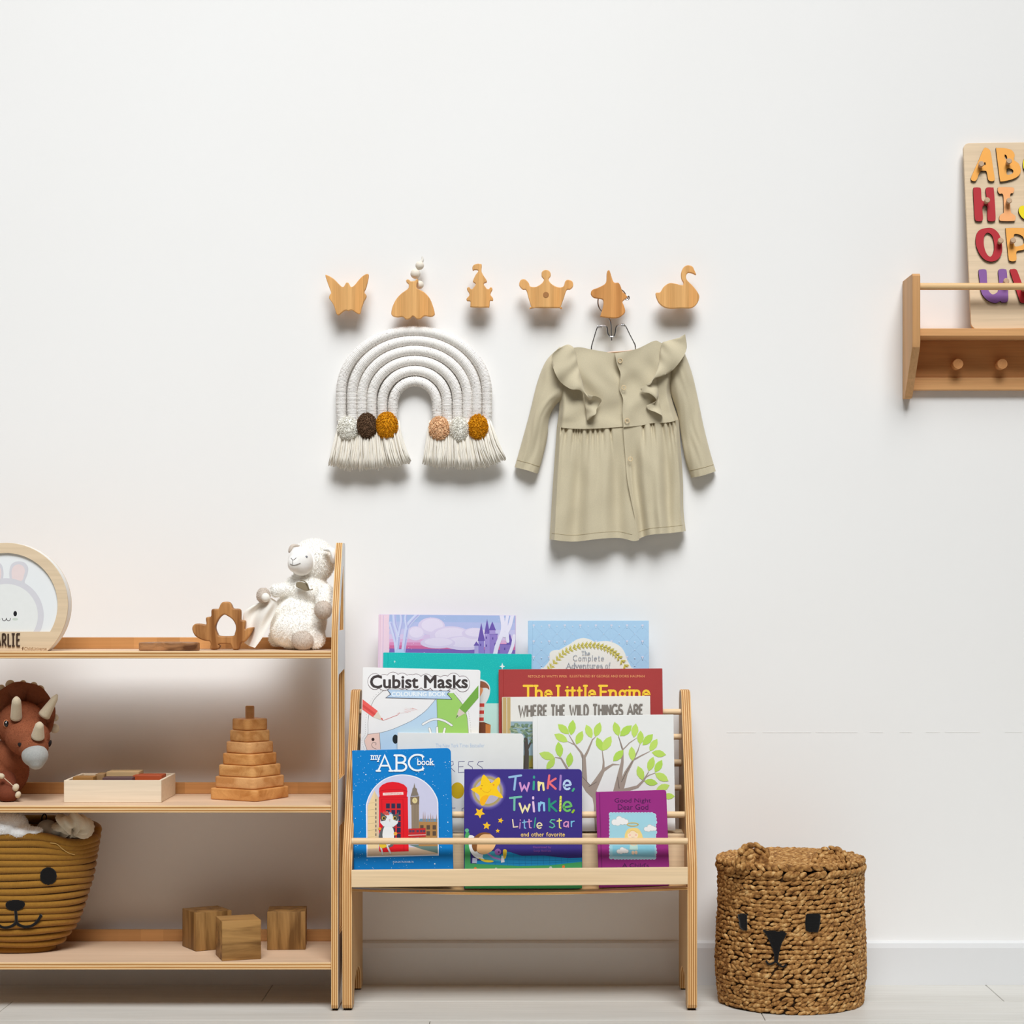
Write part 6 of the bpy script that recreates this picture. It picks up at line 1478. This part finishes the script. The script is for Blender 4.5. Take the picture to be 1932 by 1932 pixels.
for i in range(NR):
    z = Z3 + rr_ + i * 2 * rr_; t = (z - Z3) / BH; a = bas_a(z) - rr_ * (1.25 if i == NR - 1 else 1.0)
    pts = []
    for th in np.linspace(0, 2 * math.pi, 96, endpoint=False):
        x = BCX + a * math.cos(th); y = BCY + a * ASP * math.sin(th)
        dip = bas_dip(x, t) if math.sin(th) < 0 else 0.010 * math.sin(th) * smooth01((t - .75) * 4)
        pts.append((x, y, z + dip + 0.0012 * math.sin(3 * th + i)))
    obj('rope_coil', tube(pts, rr_ * (1.28 if i == NR - 1 else 1.1), 12, closed=True), ROPE, bas, angle=180)
    if i < NR - 1:
        zz_ = z + rr_
        for q in range(150):
            th = math.pi + math.pi * q / 150; a2 = bas_a(zz_) - rr_ * .34
            p = []
            for dth in (0, .012):
                x = BCX + a2 * math.cos(th + dth); y = BCY + a2 * ASP * math.sin(th + dth) - 0.0003
                p.append((x, y, zz_ + bas_dip(x, t) + 0.0012 * math.sin(3 * th + i)))
            stit.append(tube(p, 0.0008, 4))
obj('stitching', join(*stit), STITCH, bas, smooth=False, kind='stuff')
V, Fc = [], []
prof_z = np.linspace(Z3 + .004, Z3 + BH - .002, 24)
for z in prof_z:
    a = bas_a(z) - 1.9 * rr_
    for th in np.linspace(0, 2 * math.pi, 48, endpoint=False):
        x = BCX + a * math.cos(th); t = (z - Z3) / BH
        V.append((x, BCY + a * ASP * math.sin(th), z + (bas_dip(x, t) if math.sin(th) < 0 else 0.010 * math.sin(th) * smooth01((t - .75) * 4))))
for j in range(23):
    for i in range(48): Fc.append((j * 48 + i, j * 48 + (i + 1) % 48, (j + 1) * 48 + (i + 1) % 48, (j + 1) * 48 + i))
Fc.append(tuple(range(48)))
obj('lining', (V, Fc), cloth('black_lining', (40, 28, 24), var=0.2), bas, angle=180)
def bas_surf(px, py):
    d = 4.04
    for _ in range(6):
        p = P(px, py, d); a = bas_a(p.z); q = 1 - ((p.x - BCX) / a) ** 2
        d = BD - a * ASP * math.sqrt(max(q, 0.0))
    return P(px, py, d - 0.0027)
def thread_fill(poly, surf, step, r):
    """close rows of black thread covering a photo-space outline on a curved surface"""
    ys = [p[1] for p in poly]; out = []; y = min(ys) + step / 2
    while y < max(ys):
        xs_ = []
        for i in range(len(poly)):
            (xa, ya), (xb, yb2) = poly[i - 1], poly[i]
            if (ya - y) * (yb2 - y) < 0: xs_.append(xa + (y - ya) / (yb2 - ya) * (xb - xa))
        xs_.sort()
        for a, b_ in zip(xs_[::2], xs_[1::2]):
            if b_ - a < 0.6: continue
            n = max(int((b_ - a) / 2.5), 2)
            out.append(tube([surf(a + (b_ - a) * t + random.uniform(-.3, .3) * (t in (0, 1)), y) for t in np.linspace(0, 1, n)], r, 5))
        y += step
    return join(*out)
BLACKT = cloth('black_thread', (24, 22, 22), var=0.15, weave=900, blotch=300)
zb_ = zoomer(0, 1500, 4.473)
def ell(cx, cy, rx, ry, n=26): return [(cx + rx * math.cos(t), cy + ry * math.sin(t)) for t in np.linspace(0, 2 * math.pi, n, endpoint=False)]
mirx = lambda q: [(262 - a, b_) for a, b_ in q]
for e in (ell(408, 683, 70, 72), mirx(ell(408, 683, 70, 72))): obj('eye', thread_fill(zb_(e), bas_surf, 1.3, 0.0013), BLACKT, bas, angle=180)
obj('nose', thread_fill(zb_(catmull([(48, 935), (60, 905), (110, 888), (165, 890), (208, 910), (200, 945), (160, 970), (125, 975), (75, 965)], 4)), bas_surf, 1.3, 0.0013), BLACKT, bas, angle=180)
for q in ([(130, 965), (136, 1020), (140, 1070), (165, 1098), (215, 1112), (275, 1100), (320, 1060), (348, 1012)], [(140, 1070), (110, 1100), (60, 1116), (5, 1108), (-45, 1065), (-75, 1015)]):
    obj('mouth', tube([bas_surf(*p) for p in zb_(catmull(q, 6, False))], 0.0030, 8), BLACKT, bas, angle=180)
obj('loose_thread', tube(resample([tuple(bas_surf(*p) + Vector((0, -.002, 0))) for p in zb_([(425, 403), (480, 412), (525, 450), (575, 485), (632, 503)])], 20), 0.0008, 6), plain('pale_thread', (206, 170, 104), 0.9), bas)
# contents
def BZ(x, y, d): return P(x / 4.473, 1500 + y / 4.473, d)
kb = 4.1 / F / 4.473
WP = fibre('white_sherpa', (250, 250, 250), 0.05)
wp = blob([ellipsoid(BZ(60, 250, 4.075), (170 * kb, .05, 105 * kb), nu=22, nv=14), ellipsoid(BZ(170, 305, 4.06), (110 * kb, .03, 62 * kb), nu=20, nv=12), ellipsoid(BZ(290, 305, 4.06), (75 * kb, .02, 34 * kb), nu=18, nv=12), ellipsoid(BZ(-60, 300, 4.09), (170 * kb, .05, 90 * kb), nu=18, nv=12)], 0.003, 5)
pt = thing('white_soft_toy', 'white fleecy soft toy poking out of the rope basket', 'soft toy', tuple(BZ(60, 330, 4.075)))
w_o = obj('body', wp, WP, pt, angle=180); obj('fleece', spikes(wp, 5000, 0.0028, 0.0007, 0.9), WP, w_o, smooth=False, kind='stuff')
gc = blob([ellipsoid(BZ(395, 285, 4.10), (85 * kb, .03, 78 * kb), nu=20, nv=12), ellipsoid(BZ(450, 310, 4.085), (70 * kb, .02, 55 * kb), nu=18, nv=12)], 0.003, 4)
tag(obj('folded_cloth', gc, cloth('grey_cloth', (172, 164, 152), var=0.12), angle=180), 'light grey cloth bunched inside the rope basket', 'cloth')
# gathered fabric scrunchie
V, Fc = [], []; NU, NV = 120, 18; c = BZ(615, 268, 4.085)
for i in range(NU):
    u = 2 * math.pi * i / NU
    for j in range(NV):
        v_ = 2 * math.pi * j / NV; rt = 0.0155 * (1 + 0.30 * math.sin(7 * u + 1.5 * math.sin(2 * u + 1) + 2.6 * math.sin(v_)) + .14 * math.sin(11 * u + 3 * v_)) * (1 + .14 * math.sin(3 * v_ + 5 * u))
        R_ = 0.0175 + rt * math.cos(v_)
        x_, y_, z_ = R_ * 1.05 * math.cos(u), R_ * 1.0 * math.sin(u), rt * math.sin(v_)
        w = rotz(25) @ rotx(-38) @ roty(14) @ Vector((x_, y_, z_)); V.append(tuple(c + w))
for i in range(NU):
    for j in range(NV): Fc.append((i * NV + j, ((i + 1) % NU) * NV + j, ((i + 1) % NU) * NV + (j + 1) % NV, i * NV + (j + 1) % NV))
tag(obj('scrunchie', (V, Fc), cloth('beige_linen', (222, 208, 184), var=0.08, weave=1000), angle=180), 'beige gathered fabric scrunchie on top of the rope basket', 'scrunchie')
lpz = [BZ(x, y, 4.19) for x, y in ((352, 215), (356, 180), (375, 160), (392, 178), (386, 215))]
obj('hanging_loop', tube(resample([tuple(q) for q in lpz], 16), 0.0013, 6), BLACKT, bas)

# ================================================================== seagrass basket with a bear face
SGX, SGD = P(1491.5, 1800, 4.1).x, 4.1; SGY = CAMY + SGD
m, nt, b = _mat('seagrass')
b.inputs['Roughness'].default_value = 0.75; b.inputs['Specular IOR Level'].default_value = 0.2
vv = _coords(nt, (1, 1, 1)); n1 = _noise(nt, vv, 110, 2, 0, .6); n2 = _noise(nt, _coords(nt, (300, 300, 1500)), 1.0, 3)
base = _ramp(nt, n1, [(.3, lin((118, 78, 40))), (.44, lin((162, 114, 62))), (.56, lin((190, 142, 84))), (.7, lin((222, 182, 124)))])
nt.links.new(_mix(nt, .6, base, _ramp(nt, n2, [(.3, (.66, .62, .56, 1)), (.65, (1.05, 1.05, 1.05, 1))]), 'MULTIPLY'), b.inputs['Base Color'])
_bump(nt, b, n2, .3, .0008)
GRASS = m
GRASSD = plain('seagrass_core', (74, 50, 28), 0.9, var=.3)
def sg_R(z): return 0.1400 + 0.0025 * math.sin(z * 21) - 0.004 * max(0, .06 - z) / .06
UNIT = ellipsoid((0, 0, 0), (1, 1, 1), nu=8, nv=6)
UV_ = np.array(UNIT[0]); UF = np.array([f if len(f) == 4 else f + (f[-1],) for f in UNIT[1]])
class Strands:
    def __init__(self): self.V = []; self.F = []; self.n = 0
    def add(self, c, t, nrm, L, H, D, tilt):
        t = np.array(t); nrm = np.array(nrm); w = np.cross(t, nrm)
        ca, sa = math.cos(tilt), math.sin(tilt); a = ca * t + sa * w; w2 = -sa * t + ca * w
        J = 1 + 0.14 * RNG.normal(size=3)
        self.V.append(np.array(c) + UV_[:, 2:3] * a * L / 2 * J[0] + UV_[:, 0:1] * w2 * H / 2 * J[1] + UV_[:, 1:2] * nrm * D / 2)
        self.F.append(UF + self.n); self.n += len(UV_)
    def vf(self):
        Fc = [tuple(dict.fromkeys(f)) for f in np.concatenate(self.F).tolist()]
        return (np.concatenate(self.V).tolist(), Fc)
sg = thing('seagrass_basket', 'round woven seagrass basket with lid, ears and black stitched bear face on the floor', 'basket', (SGX, SGY, 0))
V, Fc = [], []
for z in np.linspace(0.001, 0.263, 12):
    for th in np.linspace(0, 2 * math.pi, 64, endpoint=False): V.append((SGX + (sg_R(z) - .0035) * math.cos(th), SGY + (sg_R(z) - .0035) * math.sin(th), z))
for j in range(11):
    for i in range(64): Fc.append((j * 64 + i, j * 64 + (i + 1) % 64, (j + 1) * 64 + (i + 1) % 64, (j + 1) * 64 + i))
Fc += [tuple(range(63, -1, -1)), tuple(range(11 * 64, 12 * 64))]
obj('basket_core', (V, Fc), GRASSD, sg, angle=180)
S = Strands(); NROW = 30; dzr = 0.258 / NROW
for j in range(NROW):
    z = 0.005 + j * dzr; n = 66; off = (j % 2) * .5 + RNG.normal() * .12; tl = 0.20 + 0.10 * math.sin(j * .8)
    for i in range(n):
        th = 2 * math.pi * (i + off + .15 * RNG.normal()) / n
        zz_ = z + 0.0016 * math.sin(2 * th + j * .35) + 0.0008 * RNG.normal()
        R_ = sg_R(z) + 0.0006 * RNG.normal()
        sgn = 1 if math.sin(j * 2.1 + 3 * math.sin(th * 1.0)) > -0.75 else -1
        S.add((SGX + R_ * math.cos(th), SGY + R_ * math.sin(th), max(zz_, .0045)), (-math.sin(th), math.cos(th), 0), (math.cos(th), math.sin(th), 0), 0.0195, 0.0088, 0.0080, -(tl + .1) * sgn + .12 * RNG.normal())
obj('woven_body', S.vf(), GRASS, sg, angle=180, kind='stuff')
S = Strands()
for (zr, Rr, n, L, H, tl) in ((0.2625, 0.1405, 62, .021, .0112, .5), ):
    for i in range(n):
        th = 2 * math.pi * (i + .15 * RNG.normal()) / n
        S.add((SGX + Rr * math.cos(th), SGY + Rr * math.sin(th), zr), (-math.sin(th), math.cos(th), 0), (math.cos(th), math.sin(th), 0), L, H, .011, -tl + .1 * RNG.normal())
obj('rim_braid', S.vf(), GRASS, sg, angle=180, kind='stuff')
# lid
LZt = 0.2765
lid = obj('lid', join(tube([(SGX, SGY, 0.2695), (SGX, SGY, LZt - .003)], 0.1385, 64)), GRASSD, sg, angle=30)
S = Strands()
for i in range(60):
    th = 2 * math.pi * (i + .2 * RNG.normal()) / 60
    S.add((SGX + .139 * math.cos(th), SGY + .139 * math.sin(th), .2745), (-math.sin(th), math.cos(th), 0), (math.cos(th), math.sin(th), 0), .0215, .0105, .011, .45 + .1 * RNG.normal())
for kx, rad in enumerate(np.arange(0.1315, 0.004, -0.0095)):
    n = max(int(2 * math.pi * rad / 0.0125), 4)
    for i in range(n):
        th = 2 * math.pi * (i + kx * .5 + .15 * RNG.normal()) / n
        S.add((SGX + rad * math.cos(th), SGY + rad * math.sin(th), LZt + .0008 + .004 * (1 - rad / .14) + .0006 * RNG.normal()), (-math.sin(th), math.cos(th), 0), (0, 0, 1), .0175, .0105, .0078, (.25 if kx % 2 else -.05) + .1 * RNG.normal())
obj('lid_weave', S.vf(), GRASS, lid, angle=180, kind='stuff')
zs = zoomer(1330, 1560, 5.194)
for (px, py, rad, lean, yaw, roll) in ((478, 362, .0315, -6, 15, -8), (1238, 360, .0315, -48, -8, 3)):
    d = (CAMZ - LZt - .002) * F / (1560 + py / 5.194 - CY); c = P(1330 + px / 5.194, 1560 + py / 5.194, d)
    M = rotz(yaw) @ roty(roll) @ rotx(lean)
    S = Strands()
    S.add(c + M @ Vector((0, 0, .010)), M @ Vector((1, 0, 0)), M @ Vector((0, 1, 0)), .05, .036, .008, 0)
    for kx, r_ in enumerate((.005, .0138, .0226, rad)):
        n = max(int(math.pi * r_ / .0115), 3)
        for i in range(n + 1):
            th = math.pi * (i + .15 * RNG.normal()) / n
            for sd_ in (-1, 1):
                p = M @ Vector((r_ * 1.02 * math.cos(th), sd_ * .0035, r_ * 1.12 * math.sin(th)))
                t_ = M @ Vector((-math.sin(th), 0, math.cos(th))); n_ = M @ Vector((0, sd_, 0))
                S.add(c + p, t_, n_, .0165, .0102, .0085, .3 + .15 * RNG.normal())
    obj('ear', S.vf(), GRASS, lid, angle=180, label='woven seagrass bear ear')
def sg_surf(px, py, off=0.0052):
    d = 4.0; z = P(px, py, 3.97).z
    for _ in range(5):
        p = P(px, py, d); R_ = sg_R(max(p.z, 0)) + off; q = R_ * R_ - (p.x - SGX) ** 2
        d = SGD - math.sqrt(max(q, 1e-6))
    return P(px, py, d)
for nm, q in (('eye', [(320, 862), (368, 850), (410, 858), (413, 1016), (372, 1012), (345, 985), (335, 920)]), ('eye', [(988, 872), (1000, 855), (1118, 852), (1134, 870), (1126, 960), (1108, 1030), (1020, 1028), (990, 1015), (984, 940)]),
              ('nose', [(566, 1010), (640, 1020), (700, 1022), (770, 1026), (802, 1045), (785, 1080), (755, 1130), (735, 1200), (722, 1260), (714, 1330), (680, 1332), (680, 1262), (665, 1200), (642, 1140), (610, 1070)])):
    obj(nm, thread_fill(zs(q), sg_surf, 1.5, 0.0011), BLACKT, sg, angle=180)
for q in ([(600, 1308), (612, 1335), (638, 1346), (668, 1335), (694, 1318)], [(694, 1318), (715, 1340), (740, 1362), (770, 1372), (796, 1352)]):
    obj('mouth', tube([sg_surf(*p, .0058) for p in zs(catmull(q, 6, False))], 0.0019, 7), BLACKT, sg, angle=180)
